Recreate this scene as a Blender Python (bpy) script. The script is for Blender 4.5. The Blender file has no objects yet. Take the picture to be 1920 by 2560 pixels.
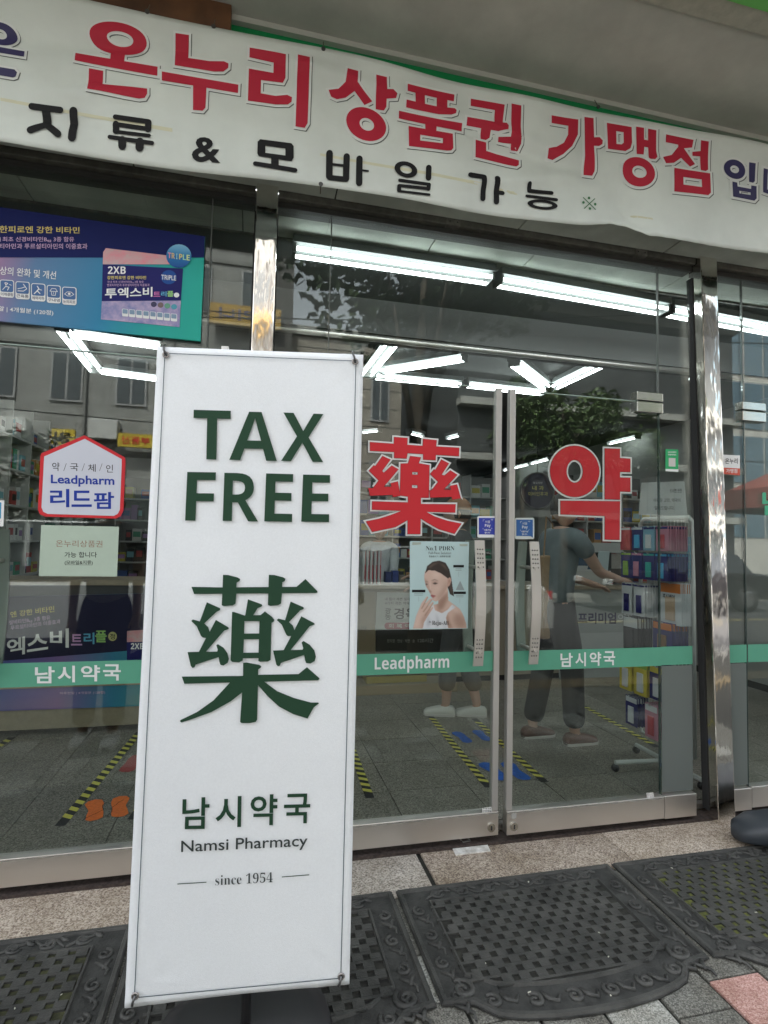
import bpy, bmesh, math, random
from mathutils import Vector, Matrix
from mathutils.geometry import tessellate_polygon
random.seed(7)
sc = bpy.context.scene
COL = sc.collection
R = math.radians
# ------------------------------------------------------------------ camera, world, sun, exposure
EYE = Vector((0, -2.55, 1.3762)); FPX = 1389.0
YAW, PIT, ROL = R(13.22), R(3.10), R(1.247)
_f = Vector((math.sin(YAW)*math.cos(PIT), math.cos(YAW)*math.cos(PIT), math.sin(PIT)))
_r = Vector((math.cos(YAW), -math.sin(YAW), 0)); _u = _r.cross(_f)
RT = _r*math.cos(ROL) + _u*math.sin(ROL); UP = -_r*math.sin(ROL) + _u*math.cos(ROL)
cam = bpy.data.cameras.new('camera'); camo = bpy.data.objects.new('camera', cam); COL.objects.link(camo)
cam.sensor_fit = 'HORIZONTAL'; cam.sensor_width = 36; cam.lens = 36*FPX/1920
cam.clip_start = .05; cam.clip_end = 400
camo.matrix_world = Matrix(((RT.x, UP.x, -_f.x, EYE.x), (RT.y, UP.y, -_f.y, EYE.y), (RT.z, UP.z, -_f.z, EYE.z), (0, 0, 0, 1)))
sc.camera = camo
SUN_EL, SUN_AZ = R(54), R(-28)
w = bpy.data.worlds.new('World'); sc.world = w; w.use_nodes = True
nt = w.node_tree; bg = nt.nodes['Background']
sky = nt.nodes.new('ShaderNodeTexSky'); sky.sky_type = 'NISHITA'; sky.sun_disc = False
sky.sun_elevation = SUN_EL; sky.sun_rotation = SUN_AZ; sky.air_density = 1.0; sky.dust_density = 4.0; sky.ozone_density = 1.0
hs = nt.nodes.new('ShaderNodeHueSaturation'); hs.inputs['Saturation'].default_value = .22
nt.links.new(sky.outputs[0], hs.inputs['Color']); nt.links.new(hs.outputs[0], bg.inputs[0]); bg.inputs[1].default_value = .15
sun = bpy.data.lights.new('sun', 'SUN'); sun.energy = 2.2; sun.angle = R(1.0); sun.color = (1, .96, .9)
suno = bpy.data.objects.new('sun', sun); COL.objects.link(suno)
sd = Vector((math.sin(SUN_AZ)*math.cos(SUN_EL), math.cos(SUN_AZ)*math.cos(SUN_EL), math.sin(SUN_EL)))
suno.rotation_euler = sd.to_track_quat('Z', 'Y').to_euler(); suno.location = (0, -10, 20)
sc.view_settings.view_transform = 'Standard'; sc.view_settings.look = 'None'
sc.view_settings.exposure = 2.5; sc.view_settings.gamma = 1; sc.view_settings.use_curve_mapping = False
sc.render.engine = 'CYCLES'
sc.cycles.max_bounces = 8; sc.cycles.transparent_max_bounces = 24; sc.cycles.glossy_bounces = 5; sc.cycles.diffuse_bounces = 4
sc.cycles.caustics_reflective = False; sc.cycles.caustics_refractive = False
sc.cycles.use_denoising = True
try: sc.cycles.use_light_tree = True
except Exception: pass

# ------------------------------------------------------------------ photograph pixel -> place
def ray(u, v): return RT*(u-960) - UP*(v-1280) + _f*FPX
def at(u, v, Y=0.0):
    d = ray(u, v); return EYE + d*((Y-EYE.y)/d.y)
def fl(u, v, z=0.0):
    d = ray(u, v); return EYE + d*((z-EYE.z)/d.z)
class Zm:                       # a zoomed crop of the photograph, its own coordinates
    def __init__(s, ox, oy, k): s.o = (ox, oy); s.k = k
    def __call__(s, p): return (s.o[0]+p[0]/s.k, s.o[1]+p[1]/s.k)
class Pl:                       # a plane in the place
    def __init__(s, o, ex, ez): s.o = Vector(o); s.ex = Vector(ex).normalized(); s.ez = Vector(ez).normalized(); s.n = s.ex.cross(s.ez)
    def loc(s, u, v):
        d = ray(u, v); t = (s.o-EYE).dot(s.n)/d.dot(s.n); p = EYE+d*t-s.o
        return (p.dot(s.ex), p.dot(s.ez))
    def w(s, a, b, lift=0): return s.o + s.ex*a + s.ez*b + s.n*lift
def FP(Y): return Pl((0, Y, 0), (1, 0, 0), (0, 0, 1))
def HP(z): return Pl((0, 0, z), (1, 0, 0), (0, 1, 0))

# ------------------------------------------------------------------ materials
MATS = {}
def mat(name, col, rough=.6, metal=0, n=0, ns=20, bump=0, bs=60, emit=0, alpha=1, spec=.5, stain=0, col2=None):
    if name in MATS: return MATS[name]
    m = bpy.data.materials.new(name); m.use_nodes = True; t = m.node_tree; b = t.nodes['Principled BSDF']
    c = tuple(col)+(1,)
    b.inputs['Base Color'].default_value = c; b.inputs['Roughness'].default_value = rough; b.inputs['Metallic'].default_value = metal
    b.inputs['Specular IOR Level'].default_value = spec
    g = t.nodes.new('ShaderNodeNewGeometry')
    last = None
    if n or col2:
        no = t.nodes.new('ShaderNodeTexNoise'); no.inputs['Scale'].default_value = ns; no.inputs['Detail'].default_value = 6; no.inputs['Roughness'].default_value = .65
        t.links.new(g.outputs['Position'], no.inputs['Vector'])
        cr = t.nodes.new('ShaderNodeValToRGB'); cr.color_ramp.elements[0].position = .35; cr.color_ramp.elements[1].position = .68
        c2 = col2 or tuple(min(1, x*(1+n)) for x in col)
        c1 = col if col2 else tuple(x*(1-n) for x in col)
        cr.color_ramp.elements[0].color = tuple(c1)+(1,); cr.color_ramp.elements[1].color = tuple(c2)+(1,)
        t.links.new(no.outputs[0], cr.inputs[0]); last = cr.outputs[0]
    if stain:
        n2 = t.nodes.new('ShaderNodeTexNoise'); n2.inputs['Scale'].default_value = 3.1; n2.inputs['Detail'].default_value = 8
        t.links.new(g.outputs['Position'], n2.inputs['Vector'])
        r2 = t.nodes.new('ShaderNodeValToRGB'); r2.color_ramp.elements[0].position = .4; r2.color_ramp.elements[1].position = .7
        r2.color_ramp.elements[0].color = (1-stain,)*3+(1,); r2.color_ramp.elements[1].color = (1, 1, 1, 1)
        t.links.new(n2.outputs[0], r2.inputs[0])
        mx = t.nodes.new('ShaderNodeMixRGB'); mx.blend_type = 'MULTIPLY'; mx.inputs[0].default_value = 1
        if last: t.links.new(last, mx.inputs[1])
        else: mx.inputs[1].default_value = c
        t.links.new(r2.outputs[0], mx.inputs[2]); last = mx.outputs[0]
    if last: t.links.new(last, b.inputs['Base Color'])
    if bump:
        nb = t.nodes.new('ShaderNodeTexNoise'); nb.inputs['Scale'].default_value = bs; nb.inputs['Detail'].default_value = 5
        t.links.new(g.outputs['Position'], nb.inputs['Vector'])
        bp = t.nodes.new('ShaderNodeBump'); bp.inputs['Strength'].default_value = bump; bp.inputs['Distance'].default_value = .01
        t.links.new(nb.outputs[0], bp.inputs['Height']); t.links.new(bp.outputs[0], b.inputs['Normal'])
    if emit:
        b.inputs['Emission Color'].default_value = c; b.inputs['Emission Strength'].default_value = emit
    if alpha < 1: b.inputs['Alpha'].default_value = alpha
    MATS[name] = m; return m
def glass(name, tint, base=.045, rough=0.0, body=0.0, bcol=(.5, .6, .55)):
    if name in MATS: return MATS[name]
    m = bpy.data.materials.new(name); m.use_nodes = True; t = m.node_tree; t.nodes.clear(); L = t.links.new
    out = t.nodes.new('ShaderNodeOutputMaterial'); g = t.nodes.new('ShaderNodeNewGeometry')
    dt = t.nodes.new('ShaderNodeVectorMath'); dt.operation = 'DOT_PRODUCT'; L(g.outputs['Incoming'], dt.inputs[0]); L(g.outputs['Normal'], dt.inputs[1])
    ab = t.nodes.new('ShaderNodeMath'); ab.operation = 'ABSOLUTE'; L(dt.outputs['Value'], ab.inputs[0])
    s1 = t.nodes.new('ShaderNodeMath'); s1.operation = 'SUBTRACT'; s1.inputs[0].default_value = 1; L(ab.outputs[0], s1.inputs[1])
    pw = t.nodes.new('ShaderNodeMath'); pw.operation = 'POWER'; L(s1.outputs[0], pw.inputs[0]); pw.inputs[1].default_value = 5
    ma = t.nodes.new('ShaderNodeMath'); ma.operation = 'MULTIPLY_ADD'; L(pw.outputs[0], ma.inputs[0]); ma.inputs[1].default_value = 1-base; ma.inputs[2].default_value = base; ma.use_clamp = True
    tr = t.nodes.new('ShaderNodeBsdfTransparent'); tr.inputs[0].default_value = tuple(tint)+(1,)
    gl = t.nodes.new('ShaderNodeBsdfGlossy'); gl.inputs['Roughness'].default_value = rough; gl.inputs[0].default_value = (.95, 1, .98, 1)
    low = tr.outputs[0]
    if body:
        df = t.nodes.new('ShaderNodeBsdfTranslucent'); df.inputs[0].default_value = bcol+(1,)
        d2 = t.nodes.new('ShaderNodeBsdfDiffuse'); d2.inputs[0].default_value = bcol+(1,)
        m0 = t.nodes.new('ShaderNodeMixShader'); m0.inputs[0].default_value = .45; L(df.outputs[0], m0.inputs[1]); L(d2.outputs[0], m0.inputs[2])
        m1 = t.nodes.new('ShaderNodeMixShader'); m1.inputs[0].default_value = body; L(tr.outputs[0], m1.inputs[1]); L(m0.outputs[0], m1.inputs[2]); low = m1.outputs[0]
    # very slight waviness of float glass
    mx = t.nodes.new('ShaderNodeMixShader'); L(ma.outputs[0], mx.inputs[0]); L(low, mx.inputs[1]); L(gl.outputs[0], mx.inputs[2])
    L(mx.outputs[0], out.inputs[0]); MATS[name] = m; return m
def brushed(name, col, rough=.3, axis='x', bump=.1):
    if name in MATS: return MATS[name]
    m = mat(name, col, rough, 1.0); t = m.node_tree; b = t.nodes['Principled BSDF']
    g = t.nodes.new('ShaderNodeNewGeometry'); mp = t.nodes.new('ShaderNodeMapping')
    mp.inputs['Scale'].default_value = {'x': (3, 60, 400), 'z': (400, 60, 3), 'n': (9, 9, 3)}[axis]
    t.links.new(g.outputs['Position'], mp.inputs[0]); no = t.nodes.new('ShaderNodeTexNoise'); no.inputs['Scale'].default_value = 1; no.inputs['Detail'].default_value = 3
    t.links.new(mp.outputs[0], no.inputs[0])
    rr = t.nodes.new('ShaderNodeMapRange'); rr.inputs[3].default_value = rough*.6; rr.inputs[4].default_value = rough*1.5
    t.links.new(no.outputs[0], rr.inputs[0]); t.links.new(rr.outputs[0], b.inputs['Roughness'])
    bp = t.nodes.new('ShaderNodeBump'); bp.inputs['Strength'].default_value = bump; bp.inputs['Distance'].default_value = .02
    t.links.new(no.outputs[0], bp.inputs['Height']); t.links.new(bp.outputs[0], b.inputs['Normal'])
    return m
def granite(name, a, bcol, c, scale=180, rough=.75, stain=.35):
    if name in MATS: return MATS[name]
    m = bpy.data.materials.new(name); m.use_nodes = True; t = m.node_tree; b = t.nodes['Principled BSDF']; L = t.links.new
    g = t.nodes.new('ShaderNodeNewGeometry'); v = t.nodes.new('ShaderNodeTexVoronoi'); v.inputs['Scale'].default_value = scale
    L(g.outputs['Position'], v.inputs['Vector'])
    sp = t.nodes.new('ShaderNodeSeparateColor'); L(v.outputs['Color'], sp.inputs[0])
    cr = t.nodes.new('ShaderNodeValToRGB'); e = cr.color_ramp.elements
    e[0].position = 0; e[0].color = tuple(a)+(1,); e[1].position = 1; e[1].color = tuple(c)+(1,); x = e.new(.5); x.color = tuple(bcol)+(1,)
    L(sp.outputs[0], cr.inputs[0])
    n2 = t.nodes.new('ShaderNodeTexNoise'); n2.inputs['Scale'].default_value = 4; n2.inputs['Detail'].default_value = 9; n2.inputs['Roughness'].default_value = .7; L(g.outputs['Position'], n2.inputs['Vector'])
    r2 = t.nodes.new('ShaderNodeValToRGB'); r2.color_ramp.elements[0].position = .36; r2.color_ramp.elements[1].position = .64
    r2.color_ramp.elements[0].color = (1-stain, 1-stain*1.1, 1-stain*1.25, 1); r2.color_ramp.elements[1].color = (1, 1, 1, 1); L(n2.outputs[0], r2.inputs[0])
    mx = t.nodes.new('ShaderNodeMixRGB'); mx.blend_type = 'MULTIPLY'; mx.inputs[0].default_value = 1; L(cr.outputs[0], mx.inputs[1]); L(r2.outputs[0], mx.inputs[2]); L(mx.outputs[0], b.inputs['Base Color'])
    b.inputs['Roughness'].default_value = rough
    bp = t.nodes.new('ShaderNodeBump'); bp.inputs['Strength'].default_value = .35; bp.inputs['Distance'].default_value = .002
    L(sp.outputs[1], bp.inputs['Height']); L(bp.outputs[0], b.inputs['Normal'])
    MATS[name] = m; return m
def gradient(name, stops, p0, p1, rough=.35):   # a printed colour gradient from place p0 to place p1
    m = bpy.data.materials.new(name); m.use_nodes = True; t = m.node_tree; b = t.nodes['Principled BSDF']; L = t.links.new
    g = t.nodes.new('ShaderNodeNewGeometry'); d = Vector(p1)-Vector(p0); dd = d/d.length_squared
    s = t.nodes.new('ShaderNodeVectorMath'); s.operation = 'SUBTRACT'; L(g.outputs['Position'], s.inputs[0]); s.inputs[1].default_value = p0
    dt = t.nodes.new('ShaderNodeVectorMath'); dt.operation = 'DOT_PRODUCT'; L(s.outputs[0], dt.inputs[0]); dt.inputs[1].default_value = dd
    cr = t.nodes.new('ShaderNodeValToRGB'); e = cr.color_ramp.elements
    e[0].position, e[0].color = stops[0][0], stops[0][1]+(1,); e[1].position, e[1].color = stops[-1][0], stops[-1][1]+(1,)
    for q, c in stops[1:-1]: x = e.new(q); x.color = c+(1,)
    L(dt.outputs['Value'], cr.inputs[0]); L(cr.outputs[0], b.inputs['Base Color']); b.inputs['Roughness'].default_value = rough+.15; b.inputs['Specular IOR Level'].default_value = .15
    return m

# ------------------------------------------------------------------ meshes and tags
def tag(o, label=None, cat=None, group=None, kind=None):
    if label: o['label'] = label
    if cat: o['category'] = cat
    if group: o['group'] = group
    if kind: o['kind'] = kind
    return o
def root(name, label, cat, loc=(0, 0, 0), group=None):
    o = bpy.data.objects.new(name, None); COL.objects.link(o); o.empty_display_size = .1; o.location = loc
    bpy.context.view_layer.update() if False else None
    return tag(o, label, cat, group)
class MB:
    def __init__(s): s.v = []; s.f = []; s.k = 0
    def add(s, vs, fs):
        b = len(s.v); s.v += [tuple(x) for x in vs]; s.f += [tuple(i+b for i in f) for f in fs]; return s
    def box(s, x0, x1, y0, y1, z0, z1, fn=None):
        vs = [(x, y, z) for z in (z0, z1) for x, y in ((x0, y0), (x1, y0), (x1, y1), (x0, y1))]
        if fn: vs = [fn(*q) for q in vs]
        return s.add(vs, [(0, 3, 2, 1), (4, 5, 6, 7), (0, 1, 5, 4), (1, 2, 6, 5), (2, 3, 7, 6), (3, 0, 4, 7)])
    def obox(s, c, ex, ey, ez, hx, hy, hz):       # oriented box
        c = Vector(c); ex = Vector(ex).normalized()*hx; ey = Vector(ey).normalized()*hy; ez = Vector(ez).normalized()*hz
        vs = [c+ex*a+ey*b+ez*d for d in (-1, 1) for a, b in ((-1, -1), (1, -1), (1, 1), (-1, 1))]
        return s.add(vs, [(0, 3, 2, 1), (4, 5, 6, 7), (0, 1, 5, 4), (1, 2, 6, 5), (2, 3, 7, 6), (3, 0, 4, 7)])
    def tube(s, pts, r, n=10, cap=True):
        pts = [Vector(p) for p in pts]; rr = r if isinstance(r, (list, tuple)) else [r]*len(pts)
        rings = []; a0 = None
        for i, p in enumerate(pts):
            d = (pts[min(i+1, len(pts)-1)]-pts[max(i-1, 0)]).normalized()
            if a0 is None: a0 = d.orthogonal().normalized()
            a = (a0-d*a0.dot(d)).normalized(); a0 = a; b = d.cross(a)
            rings.append([p+(a*math.cos(2*math.pi*k/n)+b*math.sin(2*math.pi*k/n))*rr[i] for k in range(n)])
        vs = [q for g in rings for q in g]; fs = []
        for i in range(len(pts)-1):
            for k in range(n): fs.append((i*n+k, i*n+(k+1) % n, (i+1)*n+(k+1) % n, (i+1)*n+k))
        if cap: fs += [tuple(range(n))[::-1], tuple((len(pts)-1)*n+k for k in range(n))]
        return s.add(vs, fs)
    def disc(s, c, nrm, r, n=16, h=.002):
        c = Vector(c); nrm = Vector(nrm).normalized(); return s.tube([c, c+nrm*h], r, n)
    def poly(s, pl, loops, lift=0):               # filled flat print; loops in local plane coordinates
        s.k += 1; l = lift + s.k*.00006
        L = [[Vector((a, b, 0)) for a, b in lp] for lp in loops]
        tris = tessellate_polygon(L); flat = [p for lp in L for p in lp]
        return s.add([pl.w(p.x, p.y, l) for p in flat], [tuple(t) for t in tris])
    def ppx(s, pl, z, loops, lift=0):             # the same, loops in crop pixels
        return s.poly(pl, [[pl.loc(*z(p)) for p in lp] for lp in loops], lift)
    def build(s, name, m, parent=None, smooth=False, bevel=0, fn=None):
        me = bpy.data.meshes.new(name); v = s.v
        if fn: v = [fn(*q) for q in v]
        me.from_pydata(v, [], s.f); me.update()
        o = bpy.data.objects.new(name, me); COL.objects.link(o)
        if m: me.materials.append(m)
        if bevel:
            bm = bmesh.new(); bm.from_mesh(me)
            bmesh.ops.bevel(bm, geom=list(bm.edges), offset=bevel, segments=2, affect='EDGES', profile=.5); bm.to_mesh(me); bm.free()
        if smooth:
            for p in me.polygons: p.use_smooth = True
        if parent is not None:
            o.parent = parent
            o.matrix_parent_inverse = Matrix.Translation(parent.location).inverted() if parent.type == 'EMPTY' else Matrix.Identity(4)
        return o
def boxo(name, m, parent, *a, bevel=0): return MB().box(*a).build(name, m, parent, bevel=bevel)
def grow(lp, e):
    A = sum(lp[i][0]*lp[(i+1) % len(lp)][1]-lp[(i+1) % len(lp)][0]*lp[i][1] for i in range(len(lp)))
    sg = 1 if A > 0 else -1; out = []; n = len(lp)
    for i in range(n):
        p0, p1, p2 = Vector(lp[i-1]), Vector(lp[i]), Vector(lp[(i+1) % n])
        d1 = (p1-p0).normalized(); d2 = (p2-p1).normalized()
        n1 = Vector((d1.y, -d1.x))*sg; n2 = Vector((d2.y, -d2.x))*sg; b = n1+n2
        k = max(.45, b.length/2); b = b.normalized() if b.length > 1e-6 else n1
        out.append(tuple(p1+b*(e/k)))
    return out
def ring(cx, cy, rx, ry, ix, iy, dx=0, dy=0, sh=.18):
    f = lambda x, y, a, b: [(x+a*math.cos(t*math.pi/18), y+b*math.sin(t*math.pi/18)+sh*a*math.cos(t*math.pi/18)) for t in range(36)]
    return [f(cx, cy, rx, ry), f(cx+dx, cy+dy, ix, iy)]
def stroke(pts, w):            # round ended stroke as loops
    out = []; r = w/2
    for i in range(len(pts)-1):
        a, b = Vector(pts[i]), Vector(pts[i+1]); an = math.atan2(b.y-a.y, b.x-a.x)
        out.append([[(a.x+r*math.cos(an+math.pi/2+k*math.pi/6), a.y+r*math.sin(an+math.pi/2+k*math.pi/6)) for k in range(7)] +
                    [(b.x+r*math.cos(an-math.pi/2+k*math.pi/6), b.y+r*math.sin(an-math.pi/2+k*math.pi/6)) for k in range(7)]])
    return out
def outl(loops, e): return [grow(loops[0], e)] + [grow(l, -e) for l in loops[1:]]
_tc = {}
def glyphs(s, off=0.0):
    key = (s, off)
    if key not in _tc:
        c = bpy.data.curves.get('t') or bpy.data.curves.new('t', 'FONT'); c.body = s; c.size = 1; c.offset = off; c.resolution_u = 3
        o = bpy.data.objects.new('t', c)
        me = bpy.data.meshes.new_from_object(o)
        vs = [(v.co.x, v.co.y) for v in me.vertices]; fs = [tuple(p.vertices) for p in me.polygons]
        bpy.data.objects.remove(o); bpy.data.meshes.remove(me)
        _tc[key] = (vs, fs)
    return _tc[key]
def text(mb, pl, z, s, q, off=0.0, lift=.0006):   # q: TL TR BR BL in crop pixels, or (x0,y0,x1,y1)
    vs, fs = glyphs(s, off)
    if not vs: return
    if len(q) == 4 and not isinstance(q[0], (tuple, list)): q = [(q[0], q[1]), (q[2], q[1]), (q[2], q[3]), (q[0], q[3])]
    P = [Vector(pl.loc(*z(p))) for p in q]
    x0 = min(v[0] for v in vs); x1 = max(v[0] for v in vs); y0 = min(v[1] for v in vs); y1 = max(v[1] for v in vs)
    out = []
    for x, y in vs:
        a = (x-x0)/(x1-x0); b = (y1-y)/max(1e-6, y1-y0)
        p = P[0]*(1-a)*(1-b)+P[1]*a*(1-b)+P[2]*a*b+P[3]*(1-a)*b
        out.append(pl.w(p.x, p.y, lift))
    mb.add(out, fs)
def letter(pl, z, s, q, m, parent, off=0.0, lift=.0006, name='lettering'):
    b = MB(); text(b, pl, z, s, q, off, lift); return b.build(name, m, parent)
ID = Zm(0, 0, 1); DS = Zm(0, 0, 1/1.15733)

# ------------------------------------------------------------------ material set
M_steel = brushed('stainless_steel', (.74, .71, .67), .36, 'x', .05)
M_steelv = brushed('stainless_post', (.88, .85, .80), .07, 'n', .22)
M_handle = mat('handle_steel', (.66, .63, .59), .36, .85)
M_alu = mat('stile_aluminium', (.55, .53, .5), .4, .6)
M_glass = glass('clear_glass', (.92, .95, .93), .050)
M_frost = glass('frosted_glass', (.35, .4, .37), .05, .25, .85, (.36, .40, .38))
M_white = mat('white_print', (.8, .81, .8), .5)
M_paper = mat('white_vinyl', (.80, .83, .85), .5, n=.025, ns=160, bump=.12, bs=500, stain=.035)
M_red = mat('red_print', (.62, .035, .045), .45, spec=.18)
M_green = mat('dark_green_print', (.018, .055, .03), .5, spec=.18)
M_band = mat('green_film', (.10, .36, .24), .45, n=.04, ns=8)
M_black = mat('black_print', (.012, .012, .013), .6, spec=.18)
M_navy = mat('navy_print', (.02, .02, .10), .5, spec=.2)
M_blue = mat('blue_print', (.02, .05, .34), .5, spec=.2)
M_dark = mat('dark_gap', (.02, .02, .02), .9)
M_rubber = mat('black_rubber', (.030, .031, .029), .55, col2=(.085, .085, .078), ns=7, bump=.3, bs=160)

# ================================================================== SETTING: ground outside
GZ = -.05
ground = tag(boxo('ground', mat('soil', (.08, .08, .07), .9), None, -60, 60, -60, 30, -.9, -.16), kind='structure')
pav = tag(boxo('pavement', mat('joint_sand', (.035, .035, .03), .95, n=.3, ns=60), None, -14, 14, -3.9, .10, -.155, GZ-.012), kind='structure')
slab_m = [granite('granite_slab_a', (.24, .18, .14), (.54, .46, .37), (.78, .70, .60), 190), granite('granite_slab_b', (.22, .195, .17), (.50, .46, .40), (.72, .67, .60), 190), granite('granite_slab_c', (.18, .135, .11), (.45, .38, .31), (.68, .60, .50), 190, stain=.45)]
for i, x in enumerate((-3.02, -2.08, -1.14, -.16, .80, 1.74, 2.68)):
    MB().box(x+.002, x+.938, -.30-(.012 if i % 2 else 0), .095, GZ-.03, GZ+.0+(.001*(i % 3))).build('granite_slab', slab_m[(i+1) % 3], pav, bevel=.003)
# square paving blocks beyond the slabs, laid in columns
pvm = [granite('block_dark', (.07, .07, .062), (.16, .16, .14), (.29, .29, .26), 260, .8), granite('block_light', (.18, .19, .17), (.38, .39, .36), (.6, .61, .57), 260, .8), granite('block_pink', (.36, .18, .15), (.56, .32, .28), (.72, .50, .45), 260, .8)]
bl = {}
rnd = random.Random(3)
cx = -2.2; ci = 0
while cx < 3.6:
    y = -.318 - (.105 if ci % 2 else 0)
    first = True
    ntile = 0
    while y > -1.75:
        L = .205 if not (first and ci % 2) else .205
        y1 = y if not first else -.316
        q = MB().box(cx+.003, cx+.197, y-L+.003, y1-.003, GZ-.05, GZ-.002+rnd.uniform(-.0015, .0015))
        k = rnd.choice((0, 0, 1, 1, 0))
        if abs(cx-1.52) < .03 and -1.0 < y < -.86: k = 2
        q.build('paving_block', pvm[k], pav, bevel=.003)
        y -= L; first = False
    cx += .2065; ci += 1
far = MB()
rnd = random.Random(4)
for i in range(30):
    for j in range(11):
        x = -3.0+i*.2065; y = -1.9-.2*j-(.1 if i % 2 else 0); far.box(x+.003, x+.203, y, y+.194, GZ-.05, GZ-.002)
tag(far.build('paving_block', pvm[0], pav), kind='stuff')
kerb = tag(boxo('kerb', granite('kerb_stone', (.2, .2, .19), (.36, .36, .34), (.5, .5, .48), 150), None, -30, 30, -4.1, -3.9, -.155, -.045), kind='structure')
road = tag(boxo('road', mat('asphalt', (.05, .05, .052), .85, n=.3, ns=40, bump=.3, bs=200), None, -60, 60, -11.2, -4.1, -.159, -.15), kind='structure')
fp = tag(boxo('far_pavement', mat('far_paving', (.22, .21, .19), .85, n=.15, ns=6), None, -60, 60, -14.5, -11.2, -.155, -.03), kind='structure')
lm = MB()
for i in range(-8, 9): lm.box(i*3.2, i*3.2+1.6, -7.62, -7.5, -.15, -.146)
tag(lm.build('road_marking', mat('yellow_paint', (.30, .25, .10), .7), None), kind='structure')
tag(boxo('tactile_strip', mat('tactile_yellow', (.20, .15, .08), .8, n=.2, ns=30, bump=.5, bs=80), None, -14, 14, -2.9, -2.6, GZ-.01, GZ+.004), kind='structure')
# rust line beneath the doors
thr = tag(MB().box(-3.5, 4.5, -.03, .06, -.052, -.036).build('door_threshold', mat('rusty_threshold', (.055, .04, .034), .9, n=.5, ns=60, bump=.4), None), kind='structure')
gs = MB().box(-3.5, 4.5, .06, .1, -.03, -.004).build('threshold_strip', mat('grey_sill', (.16, .15, .13), .7), thr)

# ================================================================== SETTING: the shop interior shell
inn = tag(boxo('interior_floor', mat('tile_grout', (.025, .026, .022), .9), None, -3.2, 5.2, .10, 9.5, -.12, -.008), kind='structure')
tm = [granite('floor_tile_a', (.08, .075, .058), (.20, .19, .155), (.36, .34, .29), 190, .45, .2), granite('floor_tile_b', (.07, .066, .052), (.175, .168, .14), (.32, .305, .26), 190, .45, .2)]
tmesh = None
rnd = random.Random(5)
for i in range(17):
    for j in range(12):
        x = -2.9+i*.46; y = .104+j*.40
        if y > 4.6 or x > 4.6: continue
        o = MB().box(x+.0022, x+.4578, y+.0022, y+.3978, -.02, rnd.uniform(-.0008, .0)).build('floor_tile', tm[rnd.random() < .4], inn)
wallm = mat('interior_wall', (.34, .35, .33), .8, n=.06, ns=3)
iw = tag(MB().box(-3.3, -3.2, .05, 9.6, -.1, 3.1).box(5.2, 5.3, .05, 9.6, -.1, 3.1).box(-3.2, 5.2, 9.5, 9.6, -.1, 3.1).build('interior_wall', wallm, None), kind='structure')
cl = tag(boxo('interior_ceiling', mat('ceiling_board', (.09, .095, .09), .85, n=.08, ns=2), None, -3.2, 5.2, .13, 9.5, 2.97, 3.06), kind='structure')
MB().box(-3.2, 5.2, .95, 1.15, 2.74, 2.969).build('ceiling_beam', mat('beam_grey', (.12, .12, .115), .6), cl)
MB().tube([(-3.1, .93, 2.70), (5.1, .93, 2.70)], .022).build('curtain_rail', M_steel, cl, True)
for a, b in ((-3.1, -2.0), (-2.0, -1.05), (-1.05, -.1), (-.1, .86), (.86, 1.42), (1.42, 2.35), (2.35, 3.3), (3.3, 4.3), (4.3, 5.1)):
    MB().box(a+.003, b-.003, .062, .285, 2.934, 2.95).build('ceiling_edge_board', mat('edge_board', (.50, .54, .47), .75, n=.1, ns=6, stain=.35), cl)
MB().box(-3.1, 5.1, .287, .30, 2.925, 2.965).build('edge_trim', mat('old_edge', (.12, .12, .10), .8, n=.5, ns=30), cl)
# building above and beside the shop
facm = mat('facade_board', (.33, .345, .31), .75, n=.05, ns=4, stain=.25)
fw = tag(MB().box(-8, -3.3, -.1, .3, -.15, 6.3).box(5.3, 14, -.1, .3, -.15, 6.3).box(-3.3, 5.3, -.02, .12, 3.06, 6.3).build('building_wall', mat('render_wall', (.42, .41, .38), .85, n=.06, ns=5), None), kind='structure')
cano = tag(MB().box(-4, 6, -.70, -.05, 3.60, 3.66).build('canopy', mat('canopy_underside', (.56, .57, .50), .8, n=.06, ns=7, stain=.16, bump=.05, bs=200), None), kind='structure')
MB().box(-4, 6, -.792, -.702, 3.585, 3.70).build('canopy_edge', mat('canopy_edge_beige', (.42, .42, .34), .7, n=.12, ns=20), cano)
MB().box(-4, 6, -.93, -.794, 3.58, 3.95).build('canopy_fascia', mat('light_green_fascia', (.16, .55, .12), .5), cano)
MB().box(-4, 6, -.214, -.092, 3.574, 3.599).build('soffit_moulding', mat('moulding', (.45, .46, .40), .6), cano)
MB().box(-4, 6, -.19, -.09, 3.02, 3.572).build('sign_panel', mat('sign_green', (.0, .22, .06), .45), cano)
sf = MB()
joints = [-2.6, -1.5, -.55, .32, 1.25, 2.1, 3.1, 4.2]
for a, b in zip(joints[:-1], joints[1:]):
    MB().box(a+.004, b-.004, -.256, -.056, 2.963, 2.976).build('soffit_board', mat('soffit_board', (.72, .76, .68), .75, n=.08, ns=5, stain=.3), cano)
MB().box(-4, 6, -.268, -.058, 2.977, 2.99).build('soffit_backing', M_dark, cano)
MB().box(-4, 6, -.270, -.258, 2.95, 3.03).build('soffit_edge_trim', mat('old_trim', (.10, .10, .085), .8, n=.5, ns=40), cano)
bb = tag(MB().box(-3.0, -.16, -.262, -.22, 3.3, 3.59).build('wooden_sign_board', mat('brown_wood', (.12, .05, .018), .55, n=.35, ns=5, stain=.3), None), 'old brown wooden board behind the banner top, under the canopy', 'board')
M_beam = mat('beam_metal', (.17, .165, .14), .55, .4, n=.22, ns=30, stain=.4)

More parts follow.
